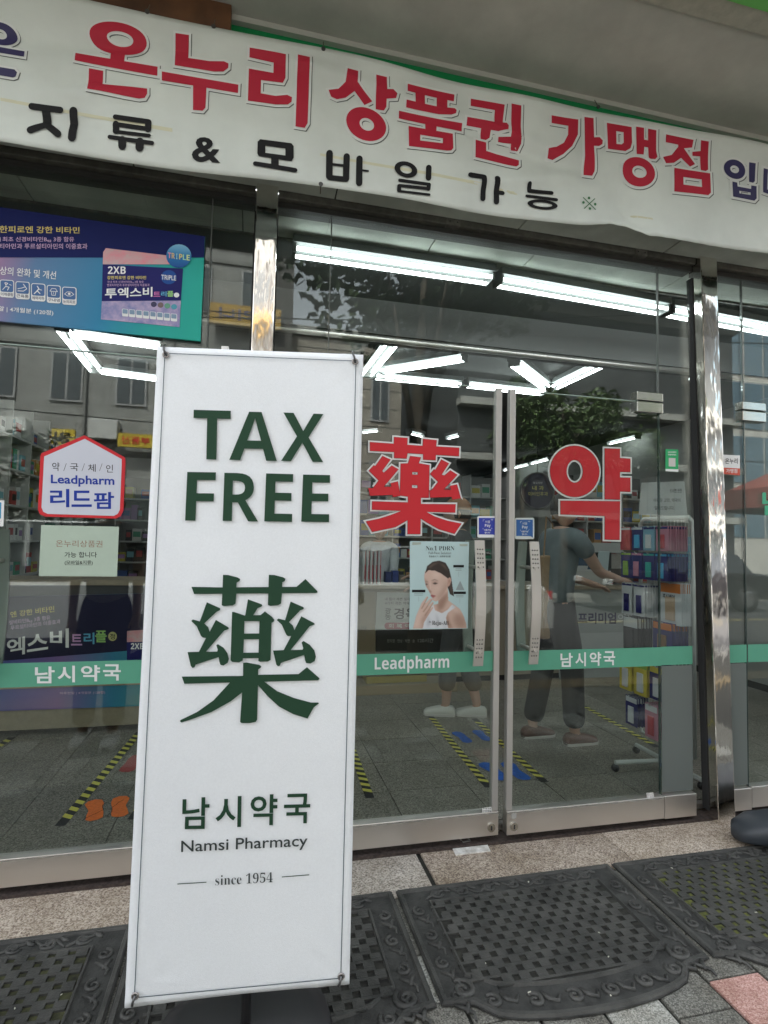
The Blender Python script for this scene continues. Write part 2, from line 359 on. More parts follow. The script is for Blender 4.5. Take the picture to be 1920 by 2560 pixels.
# ================================================================== SHOPFRONT: beam, posts, fixed panes
sfr = root('shopfront', 'stainless steel and glass shopfront with posts, fixed panes and header beam', 'shopfront')
PL, PR = (-.035, .060), (2.315, 2.42)
def beam(a, b):
    MB().box(a, b, -.05, -.004, 2.933, 3.01).build('header_beam', M_beam, sfr, bevel=.003)
    MB().box(a, b, -.02, .05, 2.906, 2.931).build('beam_channel', mat('channel_dark', (.04, .04, .035), .6), sfr)
beam(-3.3, PL[0]-.004); beam(PL[1]+.004, PR[0]-.004); beam(PR[1]+.012, 5.3)
for x in (-1.9, .87, 1.93, 3.4):
    o = MB().box(x, x+.07, -.0545, -.003, 2.930, 3.012).build('beam_strap', mat('strap_steel', (.2, .19, .17), .45, .7, n=.3, ns=40), sfr)
    rv = MB()
    for a in (.015, .055):
        for b in (2.92, 2.945, 2.965): rv.disc((x+a, -.0545, b+.028), (0, -1, 0), .003, 8, .0015)
    tag(rv.build('rivet', M_dark, o), kind='stuff')
for (x0, x1), lean in ((PL, 0), (PR, .078)):
    s_ = lambda x, y, z, l=lean: (x+l*(2.95-z)/2.95, y, z)
    p = MB().box(x0, x1, -.08, .012, GZ, 3.0, s_)
    post = p.build('post', M_steelv, sfr, bevel=.004)
    MB().box(x0-.006, x0-.0005, -.02, .02, .0, 2.87, s_).build('post_gasket', M_dark, post)
    MB().box(x1+.0005, x1+.006, -.02, .02, .0, 2.87, s_).build('post_gasket', M_dark, post)
jl, jr = .315, 2.107           # pane joints either side of the main doors
ll, rl = -.225, 2.66
TOP = 2.155; HEAD = 2.905
def fixed(a, b, frost=True, z0=.10):
    g = MB().box(a, b, -.006, .006, z0+.002, HEAD).build('fixed_pane', M_glass, sfr)
    if frost: MB().box(a+.002, b-.002, -.0078, -.0066, z0+.01, .757).build('frosted_film', M_frost, g)
    MB().box(a, b, -.03, .03, -.015, z0).build('base_rail', M_steel, sfr, bevel=.003)
    MB().box(a, b, -.009, -.0082, .762, .858).build('green_film_strip', M_band, g)
fixed(jr+.004, PR[0]-.01+.0); fixed(PL[1]+.008, jl-.004); fixed(ll+.004, PL[0]-.008); fixed(PR[1]+.06, rl-.004)
for a, b in ((jl, jr), (-1.985, ll), (rl, 4.42)):
    tpn = MB().box(a+.001, b-.001, -.006, .006, TOP+.004, HEAD).build('transom_pane', M_glass, sfr)
for x in (jl, jr, ll, rl):
    MB().box(x-.0035, x+.0005, -.0075, .0075, TOP, HEAD).build('silicone_joint', mat('silicone', (.12, .13, .12), .5), sfr)
for a, b in ((-1.985, ll), (jl, jr), (rl, 4.42)):
    MB().box(a, b, -.0064, .0064, TOP-.001, TOP+.003).build('pane_edge', mat('glass_edge', (.35, .45, .4), .3), sfr)
# the pane's polished joint edges of the fixed lights beside the doors
for x in (jl, jr, ll, rl):
    MB().box(x-.003, x+.003, -.006, .006, .01, TOP).build('pane_edge', mat('glass_edge_dark', (.03, .05, .045), .2), sfr)

# ================================================================== GLASS DOORS
def handle(door, x, zt=1.395, zb=.80):
    h = MB(); wv = .025
    n = 18; vs = []; fs = []
    for i in range(n+1):
        t = i/n; z = zb+(zt-zb)*t; bow = -.062-.028*math.sin(math.pi*t)
        vs += [(x-wv, bow, z), (x+wv, bow, z), (x+wv, bow+.008, z), (x-wv, bow+.008, z)]
    for i in range(n):
        for k in range(4): fs.append((4*i+k, 4*i+(k+1) % 4, 4*i+4+(k+1) % 4, 4*i+4+k))
    fs += [(3, 2, 1, 0), (4*n, 4*n+1, 4*n+2, 4*n+3)]
    h.add(vs, fs); ho = h.build('handle', M_handle, door)
    dm = MB()
    for zc in (zt-.085, zb+.085):
        for i in range(5):
            for k in (-1, 0, 1):
                z = zc+(i-2)*.021; t = (z-zb)/(zt-zb); yb = -.062-.028*math.sin(math.pi*t)
                dm.tube([(x+k*.0125, yb-.0002, z), (x+k*.0125, yb-.0035, z), (x+k*.0125, yb-.0045, z)], [.0046, .0034, .001], 8)
    dm.build('grip_stud', mat('stud', (.25, .24, .22), .35, .9), ho)
    st = MB()
    for z in (zt-.13, zb+.07): st.tube([(x, -.085, z), (x, .085, z)], .009, 10)
    st.build('standoff', M_handle, ho)
    # back plate on the inner side, seen through the glass
    b2 = MB(); vs2 = [(a-.03 if j in (0, 3) else a-.03, -b if True else b, c) for j, (a, b, c) in enumerate(vs)]
    b2.add([(vx, -vy+.0, vz) for vx, vy, vz in vs], [f[::-1] for f in fs])
    b2.build('inner_handle', mat('inner_handle', (.32, .36, .34), .35, .6), door)
def door(a, b, stile, label, hinge, hx, y=0.0, knob=None, strip=True):
    d = root('glass_door', label, 'door', ((a+b)/2, 0, 0), 'glass doors of the shopfront')
    p = MB().box(a, b, y-.006, y+.006, .10, TOP-.004).build('glass_pane', M_glass, d)
    MB().box(a, b, y-.024, y+.024, -.008, .102).build('bottom_rail', M_steel, d, bevel=.002)
    MB().box(a, b, y-.0255, y-.0242, .094, .0985).build('rail_bead', mat('rail_bead', (.75, .74, .7), .2, .8), d)
    if stile == 'r': MB().box(b-.030, b, y-.018, y+.018, .103, TOP-.003).build('stile', M_alu, d, bevel=.002)
    if stile == 'l': MB().box(a, a+.030, y-.018, y+.018, .103, TOP-.003).build('stile', M_alu, d, bevel=.002)
    if strip: MB().box(a+(.031 if stile == 'l' else .001), b-(.031 if stile == 'r' else .001), y-.0086, y-.0078, .762, .858).build('green_film_strip', M_band, d)
    if hx is not None: handle(d, hx)
    return d
dL = door(jl+.004, 1.188, 'r', 'left leaf of the main double door, with the face poster on its glass', jl, 1.058)
dR = door(1.226, jr-.004, 'l', 'right leaf of the main double door, nearest to the hanging goods rack', jr, 1.345, y=-.012)
dA = door(-1.09, ll-.004, 'l', 'glass door left of the tall white sign, behind the house shaped sticker', ll, -1.01)
dB = door(-1.98, -1.115, 'r', 'leftmost glass door, cut by the edge of the photo', -1.98, None)
dC = door(rl+.004, 3.53, 'r', 'rightmost glass door beyond the leaning right post', rl, 3.40)
M_clear = brushed('mirror_fitting', (.5, .5, .46), .12, 'n', .08)
def patch(x0, x1, door_):
    MB().box(x0, x1, -.03, .026, 2.095, 2.152).box(x0, x1, -.03, .026, 2.158, 2.205).build('patch_fitting', M_clear, door_, bevel=.004)
patch(1.955, 2.115, dR); patch(rl-.03, rl+.13, dC); patch(jl-.01, jl+.13, dL); patch(ll-.13, ll+.01, dA)
# lock cylinders on the rails of the middle doors
for d, x, yy in ((dL, 1.150, -.024), (dR, 1.262, -.036)):
    k = MB().tube([(x, yy, .032), (x, yy-.008, .032)], .020, 20).build('lock_cylinder', M_clear, d)
    MB().box(x-.003, x+.003, yy-.0092, yy-.0085, .022, .042).build('keyhole', M_dark, k)
MB().tube([(1.262, -.036, .080), (1.262, -.0385, .080)], .014, 20).build('lock_sticker', mat('silver_sticker', (.5, .5, .48), .4, .3), dR)
z4 = Zm(880, 1550, 1.885)
rlp = FP(-.0245); rp2 = FP(-.0365)
def decal(label, cat, pl, z, quad, m, name='sticker', lift=.0005):
    r_ = MB().ppx(pl, z, [quad], lift).build(name, m); return tag(r_, label, cat)
s_ = decal('small black and white warning sticker on the left door rail', 'sticker', rlp, z4, [(613, 885), (657, 880), (659, 902), (614, 908)], M_white)
sb = MB(); text(sb, rlp, z4, '주의문 닫힘', (616, 884, 655, 892), .01, .0009); text(sb, rlp, z4, '안전제일', (616, 895, 655, 904), .01, .0009); sb.build('lettering', M_black, s_)
decal('torn white tape remnant on the right door rail', 'sticker', rp2, z4, [(1387, 815), (1420, 812), (1424, 838), (1390, 845)], mat('tape_white', (.6, .6, .58), .6, n=.3, ns=90))
# floor pivot covers and the floor bolt plate
def pivot(q, label):
    pts = [fl(*z4(p), GZ+.004) for p in q]
    vs = [(p.x, p.y, GZ+.001) for p in pts]+[(p.x, p.y, GZ+.009) for p in pts]
    n = len(pts); o = MB().add(vs, [tuple(range(n, 2*n))]+[(i, (i+1) % n, n+(i+1) % n, n+i) for i in range(n)]).build('floor_hinge_cover', M_steel)
    tag(o, label, 'hinge cover', 'steel floor hinge covers')
pivot([(1228, 927), (1253, 946), (1497, 912), (1460, 885), (1440, 880)][::-1], 'steel floor hinge plate under the right end of the right main door')
pivot([(-120, 1045), (-100, 1075), (158, 1070), (150, 1028), (-110, 1040)][::-1], 'steel floor hinge plate under the left main door, beside the white sign')
z8 = Zm(0, 2100, 4.1475)
def zz(z, pts): return [z4k(z, p) for p in pts]
pts = [fl(*z8(p), GZ+.004) for p in [(1070, 375), (1110, 262), (1700, 200), (1700, 330)]]
o = MB().add([(p.x, p.y, GZ+.001) for p in pts]+[(p.x, p.y, GZ+.009) for p in pts], [(4, 5, 6, 7)]+[(i, (i+1) % 4, 4+(i+1) % 4, 4+i) for i in range(4)]).build('floor_hinge_cover', M_steel)
tag(o, 'steel floor hinge plate left of the tall white sign', 'hinge cover', 'steel floor hinge covers')
pts = [fl(*p, GZ+.004) for p in [(1868, 2020), (1885, 2035), (1990, 2020), (1980, 2000)]]
o = MB().add([(p.x, p.y, GZ+.001) for p in pts]+[(p.x, p.y, GZ+.009) for p in pts], [(4, 5, 6, 7)]+[(i, (i+1) % 4, 4+(i+1) % 4, 4+i) for i in range(4)]).build('floor_hinge_cover', M_steel)
tag(o, 'steel floor hinge plate at the right edge, past the leaning post', 'hinge cover', 'steel floor hinge covers')
lk = root('floor_bolt_plate', 'worn pale plate with a flip bolt set in the granite before the doors', 'floor bolt', (1.0, -.05, GZ))
pts = [fl(*z4(p), GZ+.004) for p in [(445, 1025), (490, 1108), (652, 1088), (615, 1012)]]
MB().add([(p.x, p.y, GZ+.0) for p in pts]+[(p.x, p.y, GZ+.006) for p in pts], [(7, 6, 5, 4)]+[(i, 4+i, 4+(i+1) % 4, (i+1) % 4) for i in range(4)]).build('plate', mat('worn_plate', (.82, .80, .72), .6, n=.35, ns=25), lk)
c = sum(pts, Vector())/4
MB().tube([(c.x-.03, c.y+.02, GZ+.010), (c.x-.03, c.y+.05, GZ+.014), (c.x+.01, c.y+.055, GZ+.014), (c.x+.01, c.y+.01, GZ+.012), (c.x-.03, c.y+.005, GZ+.012)], .006, 8).build('bolt_ring', mat('bolt_steel', (.3, .3, .29), .4, .8), lk)
MB().disc((c.x+.05, c.y+.02, GZ+.006), (0, 0, 1), .016, 16, .001).build('bolt_socket', mat('socket_grey', (.2, .2, .19), .6), lk)

# ================================================================== BANNER over the doors
BY = -.305
BP = FP(BY)
def rip(x, y, z):
    s = (z-3.15)
    a = .012*math.sin(3.1*x+1.7*s+.6)+.006*math.sin(9.0*x-8*s)*max(0, 1-abs(x-1.2)/1.6)+.004*math.sin(15*s+4*x)
    a += (.0035*math.sin(75*x+20*s)*math.exp(-((z-2.915)/.045)**2) if x > 1.5 else 0)
    a += .022*math.exp(-((z-2.88)/.05)**2)*math.exp(-((x-1.75)/.35)**2)
    for (x0, z0, sl, h, wd, L) in ((1.25, 3.17, -.18, -.020, .035, .35), (1.2, 3.05, .30, .018, .035, .4), (1.05, 2.98, .22, -.012, .025, .3), (-.65, 3.27, .12, -.018, .035, .3), (-.62, 3.08, .22, .016, .03, .25), (1.05, 3.25, -.1, .014, .035, .4), (1.72, 2.96, -.9, -.018, .035, .12), (.1, 3.36, -.1, .012, .03, .5), (-.9, 2.93, .05, -.010, .02, .5)):
        dx = x-x0; dz = z-z0-sl*dx; a += h*math.exp(-(dz/wd)**2-(dx/L)**2)
    return (x, y-a, z)
ban = root('shop_banner', 'long white vinyl banner with red and black Korean lettering above the doors', 'banner', (.6, BY, 3.15))
xs = [-3.2+i*.028 for i in range(230)]
topz = lambda x: 3.438+.008*x*.9+.006*math.sin(2*math.pi*x/1.1)
def botz(x):
    z = 2.835+.02*x+.004*math.sin(5*x)
    z += .03*math.exp(-((x-1.62)/.12)**2)
    return z
NR = 26; vs = []; fs = []
for x in xs:
    for j in range(NR+1): z = botz(x)+(topz(x)-botz(x))*j/NR; vs.append((x, BY, z))
for i in range(len(xs)-1):
    for j in range(NR): a = i*(NR+1)+j; fs.append((a, a+NR+1, a+NR+2, a+1))
M_ban = mat('banner_vinyl', (.66, .70, .65), .62, n=.05, ns=3, bump=.0, stain=.10)
_t = M_ban.node_tree; _b = _t.nodes['Principled BSDF']
bo = MB().add(vs, fs).build('vinyl_sheet', M_ban, ban, True, fn=rip)
md = bo.modifiers.new('thickness', 'SOLIDIFY'); md.thickness = .0012; md.offset = 1
Z1 = Zm(0, 0, 2.765); Z2 = Zm(580, 80, 2.765); Z3 = Zm(800, 120, 2.765); Z4 = Zm(1320, 200, 2.765)
RED = [
 (Z1, [ring(812, 250, 200, 98, 92, 40, 14, 2), [[(757, 320), (858, 340), (855, 410), (757, 390)]], [[(512, 338), (1088, 455), (1085, 515), (510, 400)]],
       [[(610, 457), (708, 475), (708, 578), (800, 590), (1018, 615), (1018, 650), (1000, 675), (960, 680), (850, 665), (608, 628)]]]),
 (Z1, [[[(1215, 240), (1308, 258), (1302, 405), (1450, 435), (1550, 440), (1580, 455), (1578, 485), (1545, 508), (1480, 505), (1208, 450)]],
       [[(1117, 487), (1648, 598), (1645, 652), (1117, 548)]], [[(1335, 580), (1428, 600), (1420, 740), (1400, 762), (1333, 755)]]]),
 (Z2, [[[(122, 138), (370, 187), (368, 340), (350, 375), (200, 352), (198, 440), (300, 462), (380, 458), (412, 475), (410, 505), (385, 522), (300, 518), (110, 483), (117, 272), (285, 305), (287, 235), (120, 195)]],
       [[(453, 180), (535, 195), (520, 650), (500, 680), (437, 668)]]]),
 (Z2, [[[(795, 272), (868, 290), (862, 372), (965, 498), (910, 527), (842, 430), (780, 480), (720, 493), (680, 475), (663, 427), (730, 418), (780, 370)]],
       [[(993, 310), (1067, 325), (1067, 415), (1110, 412), (1138, 440), (1130, 470), (1065, 475), (1063, 530), (1045, 558), (988, 553)]], ring(922, 657, 138, 112, 50, 42, 4, 3)]),
 (Z3, [[[(605, 253), (930, 320), (926, 367), (603, 303)]], [[(658, 300), (725, 312), (722, 408), (657, 393)]], [[(808, 335), (882, 350), (878, 430), (803, 420)]],
       [[(595, 368), (800, 410), (930, 420), (942, 435), (935, 460), (905, 468), (820, 462), (593, 417)]], [[(543, 442), (982, 522), (978, 578), (541, 498)]],
       [[(725, 510), (805, 525), (800, 596), (724, 580)]], [[(608, 550), (915, 598), (915, 705), (900, 722), (870, 725), (608, 695)], [(688, 612), (845, 635), (843, 672), (686, 655)]]]),
 (Z3, [[[(1043, 350), (1275, 395), (1262, 505), (1258, 535), (1200, 528), (1207, 432), (1042, 400)]], [[(1013, 487), (1195, 520), (1290, 520), (1302, 540), (1296, 570), (1230, 580), (1012, 537)]],
       [[(1113, 545), (1180, 557), (1178, 610), (1150, 630), (1112, 625)]], [[(1322, 387), (1390, 400), (1388, 600), (1398, 650), (1385, 685), (1335, 685), (1332, 645), (1240, 635), (1238, 607), (1320, 612)]],
       [[(1075, 635), (1150, 650), (1148, 712), (1220, 730), (1385, 762), (1383, 795), (1365, 808), (1300, 800), (1070, 762)]]]),
 (Z4, [[[(168, 237), (355, 263), (350, 370), (310, 450), (250, 505), (190, 528), (155, 515), (148, 465), (200, 458), (255, 425), (283, 370), (285, 308), (168, 290)]],
       [[(398, 245), (460, 255), (458, 395), (495, 395), (515, 420), (512, 445), (490, 458), (456, 455), (460, 630), (450, 655), (390, 650), (395, 450)]]]),
 (Z4, [[[(548, 292), (712, 330), (712, 440), (700, 480), (665, 500), (548, 480)], [(608, 355), (657, 365), (655, 440), (640, 452), (606, 448)]],
       [[(742, 328), (795, 338), (795, 420), (822, 425), (822, 345), (878, 357), (878, 500), (885, 540), (870, 556), (835, 553), (825, 545), (822, 475), (795, 470), (790, 525), (742, 520)]], ring(757, 640, 113, 95, 50, 38, 5, 2)]),
 (Z4, [[[(945, 385), (1133, 425), (1125, 475), (1070, 480), (1145, 590), (1110, 607), (1050, 545), (1000, 580), (945, 583), (925, 540), (985, 525), (1030, 470), (1030, 455), (944, 437)]],
       [[(1183, 428), (1235, 438), (1232, 630), (1215, 640), (1182, 632), (1180, 537), (1128, 532), (1127, 505), (1182, 500)]], [[(1002, 615), (1245, 657), (1243, 795), (1225, 812), (1002, 777)], [(1062, 680), (1185, 700), (1185, 755), (1062, 733)]]]),
]
NAV = [
 (Z1, [ring(-5, 220, 115, 82, 42, 36), [[(-130, 300), (165, 345), (162, 385), (-130, 345)]], [[(-110, 450), (100, 480), (118, 500), (108, 530), (90, 537), (-110, 505)]]]),
 (Z4, [ring(1412, 630, 73, 66, 30, 26), [[(1510, 583), (1555, 590), (1553, 710), (1540, 722), (1512, 715)]], [[(1395, 715), (1428, 722), (1430, 750), (1525, 765), (1527, 740), (1565, 745), (1563, 830), (1545, 848), (1395, 822)], [(1440, 780), (1520, 790), (1520, 808), (1440, 798)]]]),
 (Z4, [[[(1612, 622), (1642, 630), (1640, 765), (1760, 790), (1760, 830), (1612, 785)]]]),
]
def dense(o, ln=.022, it=4):
    bm = bmesh.new(); bm.from_mesh(o.data)
    for _ in range(it):
        es = [e for e in bm.edges if e.calc_length() > ln]
        if not es: break
        bmesh.ops.subdivide_edges(bm, edges=es, cuts=1, use_grid_fill=False); bmesh.ops.triangulate(bm, faces=[f for f in bm.faces if len(f.verts) > 4])
    for v in bm.verts: v.co = Vector(rip(*v.co))
    bm.to_mesh(o.data); bm.free()
def banner_word(rows, m, sh=True):
    for z, ps in rows:
        if sh:
            a = MB(); b = MB()
            for lp in ps:
                o_ = outl(lp, 16); a.ppx(BP, z, [[(x+6, y+5) for x, y in l] for l in o_], .0022); b.ppx(BP, z, o_, .0032)
            dense(a.build('letter_shadow', mat('shadow_print', (.11, .12, .11), .6), ban)); dense(b.build('letter_outline', mat('outline_print', (.66, .68, .65), .6), ban))
        c_ = MB()
        for lp in ps: c_.ppx(BP, z, lp, .0048)
        dense(c_.build('letter', m, ban))
banner_word(RED, mat('banner_red', (.43, .022, .045), .55, spec=.2)); banner_word(NAV, mat('banner_navy', (.025, .02, .085), .55))
def st(*a): return [l for pts, w_ in a for l in stroke(pts, w_)]
BLK = [
 (Z1, st(([(215, 730), (415, 755)], 42), ([(315, 755), (318, 840)], 60), ([(315, 845), (205, 890)], 50), ([(318, 850), (395, 915)], 50), ([(505, 762), (505, 840), (492, 940)], 56))),
 (Z1, st(([(795, 803), (1025, 837)], 34), ([(1025, 842), (1022, 885)], 44), ([(795, 850), (1022, 885)], 28), ([(798, 852), (798, 895)], 46), ([(798, 898), (1028, 930)], 27), ([(755, 938), (1050, 985)], 29), ([(842, 960), (842, 1000)], 55), ([(965, 975), (963, 1012)], 58))),
 (Z2, [[[(195, 748), (410, 780), (425, 800), (425, 880), (410, 905), (185, 868), (175, 850), (177, 765)], [(230, 793), (368, 815), (368, 865), (230, 845)]], [[(270, 860), (322, 868), (322, 950), (270, 940)]]]+st(([(160, 920), (435, 968)], 31))),
 (Z2, st(([(672, 850), (670, 1010)], 46), ([(790, 872), (785, 1025)], 44), ([(690, 925), (785, 935)], 18), ([(672, 1018), (785, 1030)], 38), ([(878, 888), (875, 1057)], 44), ([(890, 965), (937, 972)], 13))),
 (Z2, [ring(1196, 966, 78, 54, 40, 27)]+st(([(1352, 955), (1350, 1025)], 38))),
 (Z3, st(([(545, 928), (745, 958)], 22), ([(745, 960), (742, 988)], 28), ([(545, 965), (742, 987)], 22), ([(542, 968), (540, 1000)], 28), ([(545, 1005), (748, 1028)], 17))),
 (Z3, st(([(1035, 888), (1130, 900), (1125, 1042)], 36), ([(1222, 907), (1220, 1062)], 38), ([(1230, 995), (1265, 998)], 30))),
 (Z3, st(([(1450, 940), (1455, 978), (1605, 995)], 30), ([(1435, 1018), (1635, 1048)], 23))),
 (Z4, [ring(100, 862, 103, 36, 66, 17, 0, 0, .1)]),
]
banner_word(BLK, M_black, False)
b = MB(); text(b, BP, Zm(0, 0, 1.728), '&', [(830, 585), (958, 600), (952, 708), (828, 696)], .025, .0038); dense(b.build('letter', M_black, ban))
gb = MB()
for lp in st(([(387, 808), (472, 890)], 6), ([(467, 815), (392, 885)], 6)): gb.ppx(BP, Z4, lp, .0038)
for x, y in ((427, 810), (470, 853), (431, 885), (387, 842)): gb.ppx(BP, Z4, [[(x+9*math.cos(t), y+10*math.sin(t)) for t in [k*math.pi/6 for k in range(12)]]], .0038)
dense(gb.build('reference_mark', mat('mark_green', (.04, .16, .06), .6), ban))
for z, p in ((Z1, (1018, 85)), (Z1, (1477, 196)), (Z2, (630, 130)), (Z2, (612, 1063)), (Z4, (495, 175)), (Z3, (22, 18))):
    q = at(*z(p), BY); q = Vector(rip(q.x, BY, q.z))
    if z is Z3: continue
    MB().tube([q+Vector((0, -.001, 0)), q+Vector((0, -.005, 0))], .009, 14).build('grommet', mat('grommet', (.08, .08, .075), .4, .7), ban)
    MB().tube([q+Vector((0, -.003, 0)), q+Vector((.002, .03, .06 if p[1] < 500 else -.02))], .002, 6).build('tie_wire', mat('wire', (.1, .08, .05), .6), ban)
# faint yellow fold marks printed through the vinyl
ym = MB()
for z, lp in ((Z1, [(0, 670), (0, 690), (1190, 905), (1190, 880)]), (Z3, [(0, 735), (0, 752), (1370, 1008), (1370, 985)]), (Z4, [(715, 915), (720, 928), (870, 960), (880, 950)])):
    ym.ppx(BP, z, [lp], .0012)
_y = ym.build('fold_stain', mat('yellow_stain', (.60, .59, .42), .6), ban); dense(_y); _y['kind'] = 'stuff'

# ================================================================== TAX FREE SIGN on its stand
TLc, TRc, BRc, BLc = Vector((-.287, -.866, 1.926)), Vector((.307, -.928, 1.936)), Vector((.319, -.962, .136)), Vector((-.275, -.899, .126))
ex = ((TRc-TLc)+(BRc-BLc)).normalized(); ez = ((TLc-BLc)+(TRc-BRc)).normalized()
SP = Pl(TLc, ex, ez); nS = SP.n
sg = root('tax_free_sign', 'tall white standing banner sign reading TAX FREE in dark green', 'sign', (0, -.8, GZ))
ZA = Zm(300, 800, 2.5136); ZB = Zm(300, 1700, 2.5136); ZC = Zm(440, 1400, 4.1475)
# the sheet, faintly bowed between its corners
NX, NZ = 40, 110; vs = []; fs = []
def bow(a, b):
    v = -.0035*math.sin(math.pi*a)*(.6+.4*math.cos(3*b))
    for ca, cb in ((.04, .02), (.96, .02), (.04, .98), (.96, .98)):
        dx, dy = (a-ca)*.6, (b-cb)*1.8; d = math.hypot(dx, dy); v -= .0016*(1+math.sin(9*math.atan2(dy, dx)))*math.exp(-(d/.10)**2)*min(1, d/.02)
    return v-.0012*(1+math.sin(17*b+2*a))*math.exp(-(min(a, 1-a)/.05)**2)
cor = [SP.loc(*ZA((232, 165))), SP.loc(*ZA((1530, 225))), SP.loc(*ZB((1475, 1928))), SP.loc(*ZB((62, 2065)))]
cor = [Vector(c_) for c_ in cor]
for i in range(NX+1):
    for j in range(NZ+1):
        a, b = i/NX, j/NZ
        p = cor[0]*(1-a)*(1-b)+cor[1]*a*(1-b)+cor[2]*a*b+cor[3]*(1-a)*b
        if j == NZ: p.y += .006*math.sin(math.pi*a)
        vs.append(SP.w(p.x, p.y, bow(a, b)-.001))
for i in range(NX):
    for j in range(NZ): q = i*(NZ+1)+j; fs.append((q, q+1, q+NZ+2, q+NZ+1))
so = MB().add(vs, fs).build('vinyl_panel', M_paper, sg, True)
md = so.modifiers.new('thickness', 'SOLIDIFY'); md.thickness = .0015; md.offset = -1
G = '\U0001D5D4'
def bl_(c_): return chr(0x1D5D4+ord(c_)-65) if c_.isupper() else (chr(0x1D5EE+ord(c_)-97) if c_.islower() else (chr(0x1D7EC+ord(c_)-48) if c_.isdigit() else c_))
def bold(s): return ''.join(bl_(c_) if c_.isascii() else c_ for c_ in s)
def srf(s): return ''.join(chr(0x1D400+ord(c_)-65) if 'A' <= c_ <= 'Z' else chr(0x1D41A+ord(c_)-97) if 'a' <= c_ <= 'z' else chr(0x1D7CE+ord(c_)-48) if c_.isdigit() else c_ for c_ in s)
for c_, q in (('T', [(467, 567), (700, 575), (697, 884), (463, 876)]), ('A', [(705, 578), (1002, 588), (992, 893), (693, 883)]), ('X', [(1024, 588), (1288, 600), (1282, 902), (1018, 892)]),
              ('F', [(430, 957), (610, 961), (603, 1266), (419, 1262)]), ('R', [(663, 964), (877, 970), (877, 1272), (655, 1266)]), ('E', [(925, 970), (1095, 976), (1090, 1276), (916, 1271)]), ('E', [(1157, 979), (1326, 984), (1322, 1279), (1148, 1275)])):
    letter(SP, ZA, bl_(c_), q, M_green, sg, -.004, .0012, 'letter')
YAK = [
 [(183, 282), (505, 290), (508, 160), (560, 162), (660, 188), (686, 205), (680, 225), (652, 240), (648, 290), (980, 290), (983, 163), (1040, 166), (1130, 190), (1155, 205), (1148, 230), (1124, 242), (1122, 290), (1270, 290), (1362, 210), (1485, 335), (1488, 350), (1470, 356), (1120, 356), (1112, 462), (1080, 480), (1000, 485), (975, 475), (978, 356), (648, 356), (640, 460), (610, 478), (520, 484), (497, 475), (502, 356), (210, 356)],
 [(343, 443), (480, 505), (482, 525), (445, 542), (318, 662), (360, 700), (375, 748), (438, 626), (570, 705), (572, 722), (525, 738), (338, 955), (455, 955), (460, 935), (445, 888), (462, 878), (520, 915), (560, 970), (577, 1030), (565, 1070), (520, 1100), (490, 1092), (478, 1062), (470, 1012), (232, 1088), (222, 1115), (200, 1123), (183, 1100), (148, 957), (265, 955), (338, 812), (305, 808), (285, 790), (240, 690), (183, 635), (200, 620), (272, 640)],
 [(1210, 442), (1345, 502), (1348, 520), (1310, 535), (1195, 655), (1235, 690), (1252, 738), (1322, 595), (1458, 668), (1460, 682), (1410, 700), (1215, 945), (1338, 942), (1345, 925), (1328, 868), (1345, 850), (1410, 890), (1460, 950), (1477, 1015), (1465, 1060), (1420, 1086), (1375, 1080), (1365, 1050), (1355, 996), (1115, 1078), (1105, 1105), (1085, 1112), (1068, 1095), (1033, 948), (1142, 945), (1220, 798), (1185, 800), (1168, 785), (1120, 680), (1068, 632), (1085, 618), (1155, 635)],
]
YB = [[(605, 545), (625, 545), (735, 583), (742, 580), (768, 415), (910, 468), (918, 483), (905, 495), (870, 508), (825, 580), (900, 580), (945, 542), (1020, 600), (1044, 630), (1038, 648), (1015, 660), (1008, 1045), (980, 1062), (900, 1064), (882, 1055), (882, 1026), (722, 1026), (718, 1050), (680, 1068), (610, 1062), (594, 1045)], [(735, 642), (890, 642), (887, 770), (732, 770)], [(730, 830), (886, 830), (883, 968), (726, 968)]]
YC = [[(724, 1072), (760, 1070), (890, 1095), (912, 1108), (908, 1125), (882, 1142), (880, 1198), (1298, 1194), (1385, 1123), (1512, 1235), (1517, 1248), (1500, 1260), (945, 1270), (1080, 1370), (1250, 1440), (1430, 1490), (1505, 1490), (1512, 1500), (1460, 1540), (1395, 1655), (1250, 1610), (1100, 1530), (980, 1420), (880, 1305), (874, 1660), (860, 1685), (800, 1697), (715, 1697), (698, 1685), (716, 1380), (600, 1470), (400, 1580), (200, 1652), (90, 1686), (73, 1670), (85, 1658), (250, 1580), (420, 1460), (590, 1275), (118, 1285), (90, 1210), (724, 1208)]]
yk = MB()
for lp in YAK: yk.ppx(SP, ZC, [lp], .0012)
yk.ppx(SP, ZC, YB, .0012); yk.ppx(SP, ZC, YC, .0012); yk.build('letter', M_green, sg)
for c_, q in (('남', (415, 740, 588, 938)), ('시', (625, 735, 788, 928)), ('약', (842, 725, 1014, 918)), ('국', (1052, 722, 1220, 908))):
    letter(SP, ZB, c_, [(q[0]+4, q[1]), (q[2], q[1]-3), (q[2]-2, q[3]-2), (q[0], q[3])], M_green, sg, .017, .0012, 'letter')
letter(SP, ZB, 'Namsi Pharmacy', [(412, 1010), (1205, 978), (1203, 1072), (412, 1104)], mat('ink_dark', (.02, .03, .03), .5), sg, .006, .0012)
letter(SP, ZB, srf('since 1954'), [(628, 1226), (988, 1211), (988, 1275), (628, 1292)], mat('ink_dark', (0, 0, 0)), sg, -.012, .0012)
def lineseg(mb, pl, z, a, b, w_, lift):
    A = Vector(pl.loc(*z(a))); B = Vector(pl.loc(*z(b))); d = (B-A).normalized(); n = Vector((-d.y, d.x))*w_/2
    mb.poly(pl, [[tuple(A+n), tuple(B+n), tuple(B-n), tuple(A-n)]], lift)
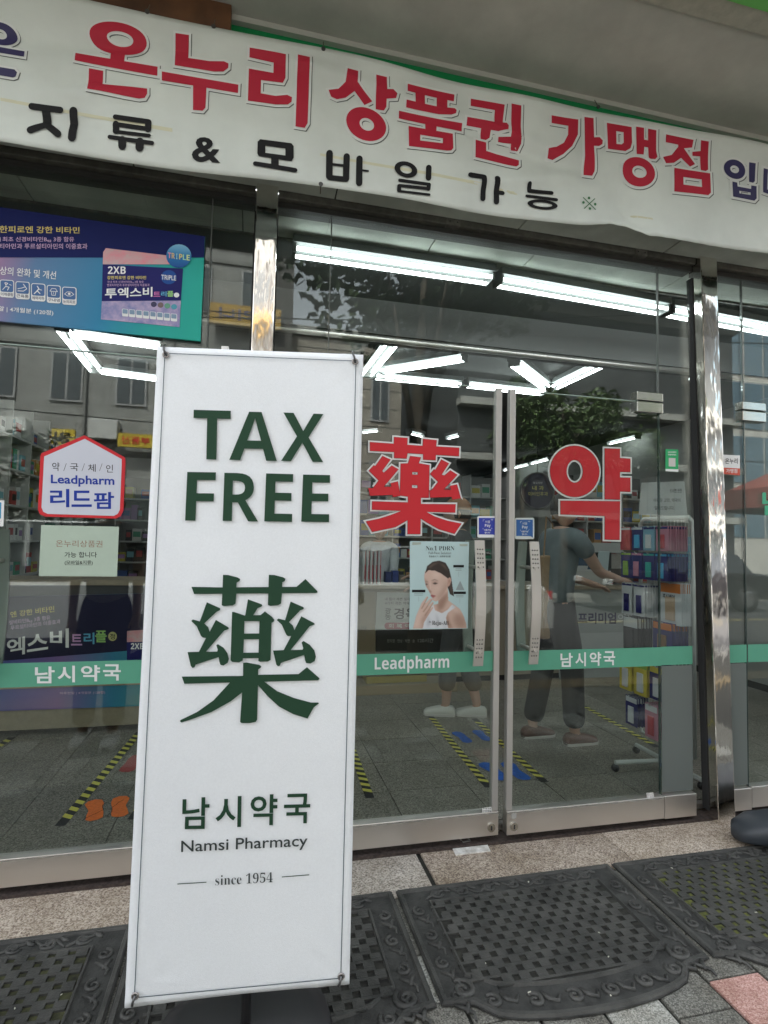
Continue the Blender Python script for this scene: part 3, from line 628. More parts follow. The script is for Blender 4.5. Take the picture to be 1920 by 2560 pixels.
for a_, b_ in (((390, 1281), (572, 1271)), ((1045, 1242), (1217, 1230))):
    ln = MB(); lineseg(ln, SP, ZB, a_, b_, .0022, .0012); ln.build('rule', M_green, sg)
bd = MB(); q4 = [SP.loc(*ZA((283, 210))), SP.loc(*ZA((1483, 268))), SP.loc(*ZB((1420, 1880))), SP.loc(*ZB((127, 1992)))]
for i in range(4):
    A = Vector(q4[i]); B = Vector(q4[(i+1) % 4]); d = (B-A).normalized(); n = Vector((-d.y, d.x))*.0011
    bd.poly(SP, [[tuple(A+n), tuple(B+n), tuple(B-n), tuple(A-n)]], .0010)
bd.build('border_line', mat('border_ink', (.03, .06, .08), .5), sg)
MBR = mat('eyelet_metal', (.35, .33, .32), .3, .9)
for z, p, up in ((ZA, (290, 220), 1), (ZA, (1478, 272), 1), (ZB, (132, 1980), -1), (ZB, (1422, 1868), -1)):
    a, b = SP.loc(*z(p)); c = SP.w(a, b, .002)
    e = MB(); pts = [c+(SP.ex*math.cos(t)+SP.ez*math.sin(t))*.0075 for t in [k*math.pi/8 for k in range(17)]]
    e.tube(pts, .0028, 8, False).build('eyelet', MBR, sg, True)
    k = MB().tube([c-SP.n*.02, c+SP.n*.006, c+SP.n*.009+SP.ez*.012*up-SP.ex*.004, c+SP.ez*.024*up-SP.ex*.007, c-SP.n*.014+SP.ez*.034*up-SP.ex*.008], .0032, 8).build('hook', mat('hook_metal', (.12, .12, .12), .35, .8), sg, True)
# stand behind the sheet: pole, top and bottom arms, weighted foot
def sw(a, b, l): return SP.w(a, b, l)
Wd = (TRc-TLc).length; Hh = (TLc-BLc).length
M_pole = mat('stand_aluminium', (.5, .5, .5), .35, .8)
MB().tube([sw(Wd/2, .0, -.03), sw(Wd/2, -Hh-.10, -.03)], .014, 12).build('pole', mat('pole_dark', (.03, .03, .032), .4), sg, True)
for b in (-.02, -Hh+.04):
    MB().tube([sw(.035, b, -.022), sw(Wd-.035, b, -.022)], .009, 10).build('arm', M_pole, sg, True)
MB().obox(sw(Wd*.315, .004, -.02), SP.ex, SP.n, SP.ez, .010, .008, .010).build('arm_cap', mat('cap_white', (.7, .69, .67), .5), sg)
MB().obox(sw(Wd*.985, .004, -.02), SP.ex, SP.n, SP.ez, .008, .006, .004).build('arm_cap', mat('cap_white', (.7, .7, .7)), sg)
cb = sw(Wd/2, -Hh-.1, -.03)
bs = MB(); lay = [(GZ+.012, .20), (GZ+.03, .215), (GZ+.06, .205), (GZ+.085, .16), (GZ+.095, .05)]
vs = [(cb.x+r*1.15*(abs(math.cos(t))**.7*math.copysign(1, math.cos(t))), cb.y+.03+r*.75*(abs(math.sin(t))**.7*math.copysign(1, math.sin(t))), z) for z, r in lay for t in [k*math.pi/12 for k in range(24)]]
fs = [(i*24+k, i*24+(k+1) % 24, (i+1)*24+(k+1) % 24, (i+1)*24+k) for i in range(4) for k in range(24)]+[tuple(4*24+k for k in range(24)), tuple(range(24))[::-1]]
bs.add(vs, fs).build('weighted_foot', mat('foot_plastic', (.025, .025, .027), .45), sg, True)


# ================================================================== RUBBER MATS
def mat_outline(x0, x1, yb=-.29):
    xm = (x0+x1)/2; hw = (x1-x0)/2; out = [(x0, yb), (x1, yb), (x1-.03*0, -.855)]
    for k in range(15):
        t = 1-2*k/14; out.append((xm+t*hw*.80, -.875-.105*math.sqrt(max(0, 1-t*t))))
    out.append((x0, -.855)); return out
def spiral(cx, cy, r, turns, dirn, a0, n=16, tail=None):
    pts = []
    for k in range(n+1):
        t = k/n; a = a0+dirn*turns*2*math.pi*t; rr = r*(1-.8*t); pts.append((cx+rr*math.cos(a), cy+rr*math.sin(a)))
    return (tail or [])+pts
M_moss = mat('moss_green', (.02, .025, .01), .9, ns=24, col2=(.20, .22, .05))
M_rub2 = mat('rubber_base', (.042, .043, .04), .7, n=.5, ns=14, bump=.3, bs=120)
def rubber_mat(x0, x1, label, yb, moss):
    r_ = root('door_mat', label, 'mat', ((x0+x1)/2, -.58, GZ), 'rubber door mats before the shop')
    x0 += .004; x1 -= .004
    o = mat_outline(x0, x1, yb); n = len(o); z0, z1 = GZ+.0005, GZ+.006
    MB().add([(x, y, z0) for x, y in o]+[(x, y, z1) for x, y in o], [tuple(range(n, 2*n))[::-1]]+[(i, n+i, n+(i+1) % n, (i+1) % n) for i in range(n)]).build('mat_base', M_rub2, r_)
    xm = (x0+x1)/2; hw = (x1-x0)/2
    # raised rim
    def rim(pts, wd, h, name):
        b = MB(); m_ = len(pts); o1 = grow(pts, wd/2); o0 = grow(pts, wd/2-.004); i0 = grow(pts, -wd/2+.004); i1 = grow(pts, -wd/2); zb_ = z1+.0002
        rows = [[(x, y, zb_) for x, y in o1], [(x, y, zb_+h) for x, y in o0], [(x, y, zb_+h) for x, y in i0], [(x, y, zb_) for x, y in i1]]
        b.add([p for r2 in rows for p in r2], [(q*m_+i, q*m_+(i+1) % m_, (q+1)*m_+(i+1) % m_, (q+1)*m_+i) for q in range(3) for i in range(m_)])
        return b.build(name, M_rubber, r_)
    ins = grow(o, -.013); rim(ins, .020, .008, 'rim')
    # inner field
    fw_, fb, ft = hw-.115, yb-.098, -.80
    fld = [(xm-fw_, fb), (xm+fw_, fb), (xm+fw_, -.76)]
    for k in range(11):
        t = 1-2*k/10; fld.append((xm+t*fw_*.96, -.765-.085*math.sqrt(max(0, 1-t*t))))
    fld.append((xm-fw_, -.76)); rim(fld, .014, .009, 'inner_rim')
    MB().add([(x, y, z1+.0008) for x, y in fld], [tuple(range(len(fld)))[::-1]]).build('field', moss, r_)
    # woven lattice with square holes in alternate rows
    lat = MB(); P_ = .062; hz_ = .025; rh = .037
    edge = lambda x: fb-.004 if abs(x-xm) < fw_ else None
    low = lambda x: -.765-.085*math.sqrt(max(0, 1-((x-xm)/fw_)**2))+.008 if abs(x-xm) < fw_-.004 else 9
    rows = 18
    for j in range(rows):
        yt = fb-.006-j*rh; off = (j % 2)*P_/2; k = -12
        while k < 13:
            cx_ = xm+k*P_+off; xa_, xb_ = cx_-P_/2+hz_/2, cx_+P_/2-hz_/2
            xa_, xb_ = cx_+hz_/2, cx_+P_-hz_/2
            if xa_ > xm-fw_-.004 and xb_ < xm+fw_+.004 and yt-rh*.6 > low((xa_+xb_)/2) and yt <= fb:
                lat.box(xa_, xb_, yt-rh+.0115, yt, z1+.0009, z1+.0082)
                lat.box(xa_-hz_-.0+.0003, xb_+.0003, yt-rh+.0002, yt-rh+.0113, z1+.0009, z1+.0076)
            k += 1
    tag(lat.build('lattice', M_rubber, r_), kind='stuff')
    # scroll ornament round the border
    def vine(pts, wd=.006):
        wd *= 1.15
        b = MB(); b.tube([(x, y, z1+.0015) for x, y in pts], [wd*(.6+.4*math.sin(math.pi*min(1, i/len(pts)*1.3+.1))) for i in range(len(pts))], 6)
        return b.build('scroll', M_rubber, r_, True)
    nS_ = 7
    for k in range(nS_):
        cx_ = x0+.10+(k+.5)*(2*hw-.20)/nS_; dirn = 1 if k % 2 else -1; yc = yb-.052
        vine(spiral(cx_, yc, .026, 1.35, dirn, math.pi*(.9 if dirn > 0 else .1)*-1, tail=[(cx_+dirn*.072, yc+.024), (cx_+dirn*.045, yc-.0), (cx_+dirn*-.0, yc+.024*-1)] if False else None))
        vine([(cx_-.05, yc-.026+.05*(k % 2)), (cx_-.02, yc-.006), (cx_+.02, yc+.012), (cx_+.055, yc+.026-.05*(k % 2))], .0055)
        vine([(cx_+.03, yc+.028), (cx_+.045, yc+.012), (cx_+.06, yc+.004)], .007)
    for sx in (-1, 1):
        xc = xm+sx*(hw-.062)
        for k in range(4):
            y = yb-.14-k*.135
            vine(spiral(xc-.004, y, .026, 1.3, sx*(1 if k % 2 else -1), math.pi/2))
            vine([(xc-.024, y-.035), (xc+.0, y-.052), (xc+.024, y-.075), (xc+.02, y-.10)], .0055)
            vine([(xc+.024, y-.03), (xc+.015, y-.045), (xc+.005, y-.07)], .007)
        # big corner curls
        vine(spiral(xm+sx*(hw-.085), -.812, .040, 1.4, sx, math.pi/2+.5), .009)
    for k in range(6):
        t = -.78+k*.312; cx_ = xm+t*hw*.86; yc = -.805-.092*math.sqrt(max(0, 1-t*t))*1.0-.012
        vine(spiral(cx_, yc-.0, .027, 1.3, 1 if t > 0 else -1, math.pi*.7), .0075)
        vine([(cx_+.03, yc+.022), (cx_+.045, yc-.004), (cx_+.07, yc-.018), (cx_+.085, yc+.005)], .007)
    return r_
M_dirt_shade = mat('mat_dirt_shade', (.008, .008, .008), .95, ns=30, col2=(.05, .05, .04))  # dirt under the lattice, darkened so the colour carries the holes' shade
rubber_mat(-1.345, -.372, 'black rubber scroll mat at the bottom left corner, left of the tall sign', -.285, mat('mat_dirt_shade_green', (.012, .013, .008), .95, ns=24, col2=(.09, .095, .04)))  # greenish dirt, with the same hole shade put into its colour
rubber_mat(-.372, .603, 'black rubber scroll mat under the tall white sign', -.285, M_dirt_shade)
rubber_mat(.612, 1.60, 'dark rubber scroll mat in the middle before the main doors', -.285, M_dirt_shade)
rubber_mat(1.612, 2.60, 'mossy rubber scroll mat at the right, seen past the middle mat', -.285, M_moss)
rnd = random.Random(9)
for i in range(12):
    x = rnd.uniform(-.9, 2.2); y = rnd.uniform(-1.0, -.3)
    if i < 5: x = rnd.uniform(.7, 1.5)
    tag(MB().obox((x, y, GZ+.019), (1, rnd.uniform(-1, 1), 0), (0, 1, .2), (0, 0, 1), rnd.uniform(.002, .006), rnd.uniform(.0015, .003), .0006).build('litter', mat('litter_white', (.6, .6, .5), .7)), 'tiny pale scrap of litter lying on the rubber mats', 'litter', 'scraps of litter on the mats')
# moulded plastic foot poking in from the right
ft = MB(); rings = []
a0 = fl(900+1490/1.626, 2000+165/1.626, GZ)
prof = [(0, .035, .05), (.03, .075, .085), (.10, .10, .118), (.22, .115, .135), (.40, .12, .13), (.62, .12, .11)]
vs = []; n = 20
for s_, hw_, h_ in prof:
    for k in range(n):
        t = 2*math.pi*k/n; cx_, sy_ = math.cos(t), math.sin(t)
        vs.append((a0.x+.02+s_+.02*0, a0.y-.04-s_*.30+hw_*math.copysign(abs(cx_)**.7, cx_), GZ+.022+max(0, h_*(.5+.5*math.copysign(abs(sy_)**.7, sy_)))))
fs = [(i*n+k, i*n+(k+1) % n, (i+1)*n+(k+1) % n, (i+1)*n+k) for i in range(len(prof)-1) for k in range(n)]+[tuple(range(n))[::-1], tuple((len(prof)-1)*n+k for k in range(n))]
tag(ft.add(vs, fs).build('slate_moulding', mat('slate_plastic', (.035, .042, .05), .45), None, True), 'dark slate moulded plastic foot lying on the right mat at the photo edge', 'plastic base')

# ================================================================== STICKERS AND POSTERS ON THE GLASS
GP = FP(-.0092)
def card(name, label, cat, pl, z, outer, m, th=.0008):
    lo = [pl.loc(*z(p)) for p in outer]; n = len(lo)
    o = MB().add([pl.w(a, b, 0) for a, b in lo]+[pl.w(a, b, th) for a, b in lo], [])
    tris = tessellate_polygon([[Vector((a, b, 0)) for a, b in lo]])
    for t in tris: o.f.append(tuple(i+n for i in t)); o.f.append(tuple(t)[::-1])
    for i in range(n): o.f.append((i, (i+1) % n, n+(i+1) % n, n+i))
    return tag(o.build(name, m), label, cat)
def flat(parent, pl, z, loops, m, name='print', lift=.0012):
    return MB().ppx(pl, z, loops, lift).build(name, m, parent)
z6 = Zm(0, 1000, 3.686); z1b = Zm(880, 1000, 3.686); z2 = Zm(1240, 1050, 3.19); z3 = Zm(0, 500, 2.9625); z7 = Zm(0, 1500, 2.95); zR = Zm(1500, 1200, 3.686)
HR = [(780, 325), (1150, 528), (1157, 560), (1138, 1020), (1112, 1070), (1070, 1093), (420, 1075), (370, 1055), (350, 1010), (373, 510), (385, 490)]
HW = [(782, 358), (1122, 545), (1122, 600), (1105, 1010), (1085, 1050), (1050, 1068), (440, 1050), (400, 1030), (383, 990), (408, 520)]
hs_ = card('house_sticker', 'white house shaped sticker with red rim and Leadpharm lettering on the left door', 'sticker', GP, z6, HR, M_red)
flat(hs_, GP, z6, [HW], mat('sticker_white', (.62, .64, .72), .5), 'sticker_face')
for c_, q in (('약', (482, 575, 550, 655)), ('국', (645, 585, 722, 655)), ('체', (812, 592, 882, 662)), ('인', (978, 597, 1042, 668))): letter(GP, z6, c_, q, M_black, hs_, .0, .0018, 'letter')
sl = MB()
for x in (600, 768, 930): lineseg(sl, GP, z6, (x+13, 585), (x-12, 655), .0014, .0018)
sl.build('rule', M_black, hs_)
letter(GP, z6, 'Leadpharm', [(470, 688), (1055, 704), (1055, 808), (470, 792)], M_blue, hs_, .022, .0018)
for c_, q in (('리', (462, 820, 640, 988)), ('드', (660, 835, 847, 985)), ('팜', (865, 848, 1052, 1004))): letter(GP, z6, c_, q, M_blue, hs_, .022, .0018, 'letter')
nt_ = card('notice', 'pale green paper notice under the house shaped sticker', 'notice', GP, z6, [(380, 1152), (1097, 1168), (1078, 1627), (358, 1622)], mat('mint_paper', (.46, .56, .46), .6, n=.03, ns=12))
letter(GP, z6, '온누리상품권', [(515, 1290), (945, 1296), (945, 1358), (515, 1354)], mat('brown_ink', (.33, .22, .16), .6), nt_, .003, .0012)
letter(GP, z6, '가능 합니다', (595, 1400, 893, 1452), M_black, nt_, .006, .0012)
letter(GP, z6, '(모바일&지류)', (597, 1478, 855, 1522), M_black, nt_, .006, .0012)
ul = MB(); lineseg(ul, GP, z6, (600, 1518), (852, 1520), .001, .0013); ul.build('underline', M_black, nt_)
for p in ((395, 1160), (520, 1215)): pass
pb = card('blue_card', 'white card with a blue panel at the left edge of the photo', 'sticker', GP, z6, [(-250, 915), (40, 925), (32, 1165), (-250, 1160)], M_white)
flat(pb, GP, z6, [[(-230, 940), (14, 945), (10, 1092), (-230, 1085)]], mat('sky_blue_print', (.05, .3, .55), .5))
# --- the big vitamin board
VB = FP(-.028)
def gstop(*a): return a
lo = [VB.loc(*z3(p)) for p in [(-620, -35), (1518, 270), (1484, 1045), (-620, 835)]]
vb = root('vitamin_board', 'large blue and teal vitamin advertising board hung at the upper left', 'poster', (-.9, -.03, 2.4))
gm = gradient('board_gradient', [(0, (.10, .09, .33)), (.26, (.42, .20, .34)), (.42, (.12, .22, .38)), (.68, (.04, .23, .40)), (.86, (.03, .36, .33)), (1, (.03, .40, .32))], VB.w(lo[0][0], lo[0][1]+.0), VB.w(lo[2][0], lo[2][1]+.22))
MB().add([VB.w(a, b, 0) for a, b in lo]+[VB.w(a, b, -.012) for a, b in lo], [(3, 2, 1, 0), (4, 5, 6, 7)]+[(i, (i+1) % 4, 4+(i+1) % 4, 4+i) for i in range(4)]).build('board', gm, vb)
navy = mat('board_navy', (.010, .016, .10), .6, spec=.15)
flat(vb, VB, z3, [[(-620, -35), (1518, 270), (1512, 428), (-620, 425)]], navy, 'navy_field', .001)
gold = mat('gold_ink', (.75, .62, .16), .5); pink = mat('pink_ink', (.62, .42, .62), .5)
letter(VB, z3, '한피로엔 강한 비타민', [(-2, 192), (590, 202), (590, 250), (-2, 245)], gold, vb, .012, .002)
letter(VB, z3, '최초 신경비타민B₁₂ 3종 함유', [(20, 274), (550, 274), (550, 314), (20, 312)], pink, vb, .008, .002)
letter(VB, z3, '내', (-32, 278, 6, 310), pink, vb, .008, .002)
letter(VB, z3, '티아민과 푸르설티아민의 이중효과', [(0, 324), (648, 324), (648, 366), (0, 362)], pink, vb, .008, .002)
letter(VB, z3, '상의 완화 및 개선', [(2, 492), (418, 530), (414, 590), (0, 554)], M_white, vb, .008, .002)
letter(VB, z3, '알 | 4개월분 (120정)', [(-10, 785), (398, 820), (394, 862), (-10, 828)], M_white, vb, .008, .002)
def rrect(x0, y0, x1, y1, r, sl=0.0):
    out = []
    for cx_, cy_, a in ((x1-r, y0+r, -90), (x1-r, y1-r, 0), (x0+r, y1-r, 90), (x0+r, y0+r, 180)):
        for k in range(4): t = R(a+k*30); out.append((cx_+r*math.cos(t), cy_+r*math.sin(t)+sl*(cx_+r*math.cos(t)-x0)))
    return out
names = ['어깨결림', '근육통', '체력저하', '구내염', '눈의피로']
icb = mat('icon_blue', (.04, .12, .3), .5)
for i, (x0, x1, y0, y1) in enumerate([(0, 106, 590, 720), (116, 222, 603, 733), (232, 338, 617, 748), (348, 452, 630, 762), (462, 568, 643, 775)]):
    ic = flat(vb, VB, z3, [rrect(x0, y0, x1, y1, 16, .06)], M_white, 'icon', .002)
    flat(ic, VB, z3, [rrect(x0+6, y0+6, x1-6, y1-40, 12, .06)], icb, 'icon_field', .003)
    b = MB(); cx_, cy_ = (x0+x1)/2, (y0+y1)/2-14
    sh = {0: [([(cx_-12, cy_-26), (cx_+8, cy_-20), (cx_-6, cy_-6), (cx_-14, cy_-24)], 5), ([(cx_-30, cy_+26), (cx_-8, cy_+2), (cx_+18, cy_+8), (cx_+6, cy_+30)], 5), ([(cx_+20, cy_-12), (cx_+34, cy_-6)], 4)],
          1: [([(cx_-34, cy_+6), (cx_-8, cy_+2), (cx_+22, cy_-8), (cx_+6, cy_-28)], 5), ([(cx_-34, cy_+22), (cx_+8, cy_+24), (cx_+32, cy_+8), (cx_+22, cy_-8)], 5)],
          2: [([(cx_-6, cy_-26), (cx_+6, cy_-8), (cx_-8, cy_+8), (cx_-28, cy_+28)], 7), ([(cx_+4, cy_-4), (cx_+26, cy_+2)], 5), ([(cx_-4, cy_+10), (cx_+14, cy_+28)], 6)],
          3: [([(cx_-28, cy_-4), (cx_-14, cy_-24), (cx_+14, cy_-22), (cx_+28, cy_), (cx_-28, cy_-4)], 4), ([(cx_-16, cy_+2), (cx_-14, cy_+26), (cx_+12, cy_+28), (cx_+16, cy_+4)], 4), ([(cx_, cy_+4), (cx_, cy_+18)], 3)],
          4: [([(cx_-34, cy_+4), (cx_-14, cy_-12), (cx_+14, cy_-10), (cx_+34, cy_+8), (cx_+12, cy_+20), (cx_-14, cy_+18), (cx_-34, cy_+4)], 4), ([(cx_-2, cy_+3), (cx_+2, cy_+4)], 16)]}[i]
    for pts, w_ in sh:
        for lp in stroke(pts, w_): b.ppx(VB, z3, lp, .004)
    b.build('pictogram', M_white, ic)
    letter(VB, z3, names[i], [(x0+8, y1-34), (x1-8, y1-28), (x1-8, y1-4), (x0+8, y1-10)], mat('grey_ink', (.1, .1, .16), .5), ic, .01, .003)
pt = flat(vb, VB, z3, [[(765, 388), (785, 358), (1238, 412), (1262, 478), (762, 478)]], mat('pink_marble', (.55, .42, .42), .5, ns=25, col2=(.72, .25, .3)), 'pack_top', .002)
pf = flat(vb, VB, z3, [[(762, 478), (1357, 510), (1340, 746), (755, 750)]], mat('pack_navy', (.02, .02, .13), .6, spec=.15), 'pack_front', .002)
pl2 = flat(vb, VB, z3, [[(755, 751), (1340, 747), (1330, 943), (748, 885)]], mat('pack_marble', (.18, .2, .42), .5, ns=18, col2=(.55, .42, .58)), 'pack_bottom', .002)
letter(VB, z3, bold('2XB'), (800, 494, 932, 550), M_white, vb, .0, .003)
letter(VB, z3, '강한피로엔 강한 비타민', (795, 564, 1083, 590), gold, vb, .01, .003)
letter(VB, z3, '국내 최초 신경비타민B₁₂ 3종 함유', (795, 600, 1065, 618), pink, vb, .0, .003)
letter(VB, z3, '벤포티아민과 푸르설티아민의 이중효과', (795, 622, 1108, 642), pink, vb, .0, .003)
letter(VB, z3, '투엑스비', [(780, 656), (1130, 646), (1130, 718), (778, 732)], M_white, vb, .022, .003)
for c_, q, cl_ in (('트', (1136, 682, 1188, 718), (.6, .15, .4)), ('리', (1193, 679, 1234, 717), (.1, .4, .6)), ('플', (1238, 676, 1286, 718), (.3, .6, .2))): letter(VB, z3, c_, q, mat('ink_%s' % c_.encode('utf8').hex(), cl_, .5), vb, .02, .003, 'letter')
circ = lambda x, y, rx, ry, n=24: [(x+rx*math.cos(2*math.pi*k/n), y+ry*math.sin(2*math.pi*k/n)) for k in range(n)]
flat(vb, VB, z3, [circ(1308, 706, 20, 18)], M_white, 'dot', .003)
ballm = gradient('ball_blue', [(0, (.02, .08, .30)), (.55, (.03, .22, .50)), (1, (.25, .55, .75))], VB.w(*VB.loc(*z3((1300, 505)))), VB.w(*VB.loc(*z3((1300, 330)))), .25)
for x, y, rx, ry in ((1325, 418, 93, 87), (1251, 575, 58, 52)):
    flat(vb, VB, z3, [circ(x, y, rx, ry)], ballm, 'ball', .004)
for i, c_ in enumerate('TRIPLE'):
    cc = mat('ink_t%d' % i, [(.75, .3, .4), (.7, .5, .2), (.4, .7, .7), (.75, .65, .2), (.4, .75, .5), (.6, .75, .3)][i], .5)
    letter(VB, z3, bold(c_), [(1245+i*27.5, 392+i*3.4), (1269+i*27.5, 395+i*3.4), (1269+i*27.5, 436+i*3.4), (1245+i*27.5, 433+i*3.4)] if c_ != 'I' else [(1251+i*27.5, 394+i*3.4), (1260+i*27.5, 395+i*3.4), (1260+i*27.5, 436+i*3.4), (1251+i*27.5, 434+i*3.4)], cc, vb, .0, .0052, 'letter')
letter(VB, z3, 'TRIPLE', [(1196, 557), (1305, 565), (1305, 600), (1196, 592)], M_white, vb, .01, .0052)
for x, y, cl_ in ((1140, 775, (.02, .02, .08)), (1190, 780, (.15, .1, .1)), (1240, 786, (.1, .3, .2)), (1290, 793, (.05, .3, .4))): flat(vb, VB, z3, [circ(x, y, 22, 20)], mat('dot_%d' % x, cl_, .4), 'dot', .003)
for i in range(8):
    x0 = 905+i*51.5; y0 = 806+i*5.2
    o = flat(vb, VB, z3, [rrect(x0, y0, x0+46, y0+56, 7, .1)], M_white, 'icon', .003); flat(o, VB, z3, [rrect(x0+4, y0+4, x0+42, y0+36, 5, .1)], mat('icon_dim', (.2, .3, .42), .5), 'icon_field', .004)

# --- 藥 and 약 in red
def outlined(label, z, shapes, e):
    r_ = root('red_letter_sticker', label, 'sticker', GP.w(*GP.loc(*z(shapes[0][0][0]))))
    a = MB(); c_ = MB(); k = MB()
    for lp in shapes: a.ppx(GP, z, outl(lp, e), .0004); k.ppx(GP, z, outl(lp, 2.5), .0022); c_.ppx(GP, z, lp, .0035)
    a.build('white_outline', mat('outline_white', (.74, .74, .73), .5), r_); k.build('thin_edge', mat('edge_maroon', (.12, .02, .02), .5), r_); c_.build('red_face', M_red, r_); return r_
YS = [[[(165, 390), (385, 405), (387, 343), (510, 352), (507, 415), (650, 425), (655, 360), (778, 372), (772, 430), (985, 442), (982, 518), (770, 505), (768, 555), (655, 550), (655, 498), (510, 490), (500, 540), (388, 535), (388, 480), (165, 468)]],
      [[(280, 518), (352, 550), (275, 655), (292, 672), (365, 605), (425, 640), (290, 800), (362, 800), (355, 768), (420, 752), (440, 860), (440, 885), (375, 893), (372, 875), (165, 882), (150, 812), (190, 815), (245, 742), (155, 652), (200, 603), (212, 612)]],
      [[(822, 550), (890, 585), (822, 690), (850, 697), (905, 650), (968, 690), (840, 828), (912, 830), (900, 793), (965, 780), (1000, 905), (925, 918), (915, 893), (718, 900), (712, 835), (735, 830), (792, 755), (718, 682), (755, 640), (768, 645)]],
      [[(535, 518), (632, 530), (612, 585), (712, 602), (705, 900), (632, 900), (632, 960), (952, 962), (948, 1037), (680, 1030), (760, 1075), (880, 1115), (1005, 1140), (942, 1232), (800, 1190), (700, 1135), (630, 1090), (628, 1235), (510, 1235), (512, 1105), (400, 1170), (185, 1215), (128, 1120), (250, 1095), (360, 1060), (455, 1022), (183, 1010), (185, 935), (515, 945), (515, 890), (440, 880), (448, 588), (515, 585)], [(552, 662), (605, 664), (604, 690), (552, 688)], [(550, 782), (602, 784), (602, 814), (550, 812)]]]
outlined('large red Chinese character for medicine with white outline on the left main door', z1b, YS, 17)
outlined('large red Korean character with white outline on the right main door', z2, [ring(625, 410, 196, 203, 66, 92, 0, 0, 0.01), [[(865, 228), (985, 232), (985, 305), (1068, 310), (1068, 415), (985, 413), (985, 460), (1068, 462), (1068, 572), (985, 570), (985, 634), (865, 632)]], [[(512, 645), (985, 650), (982, 955), (865, 952), (865, 765), (512, 752)]]], 15)

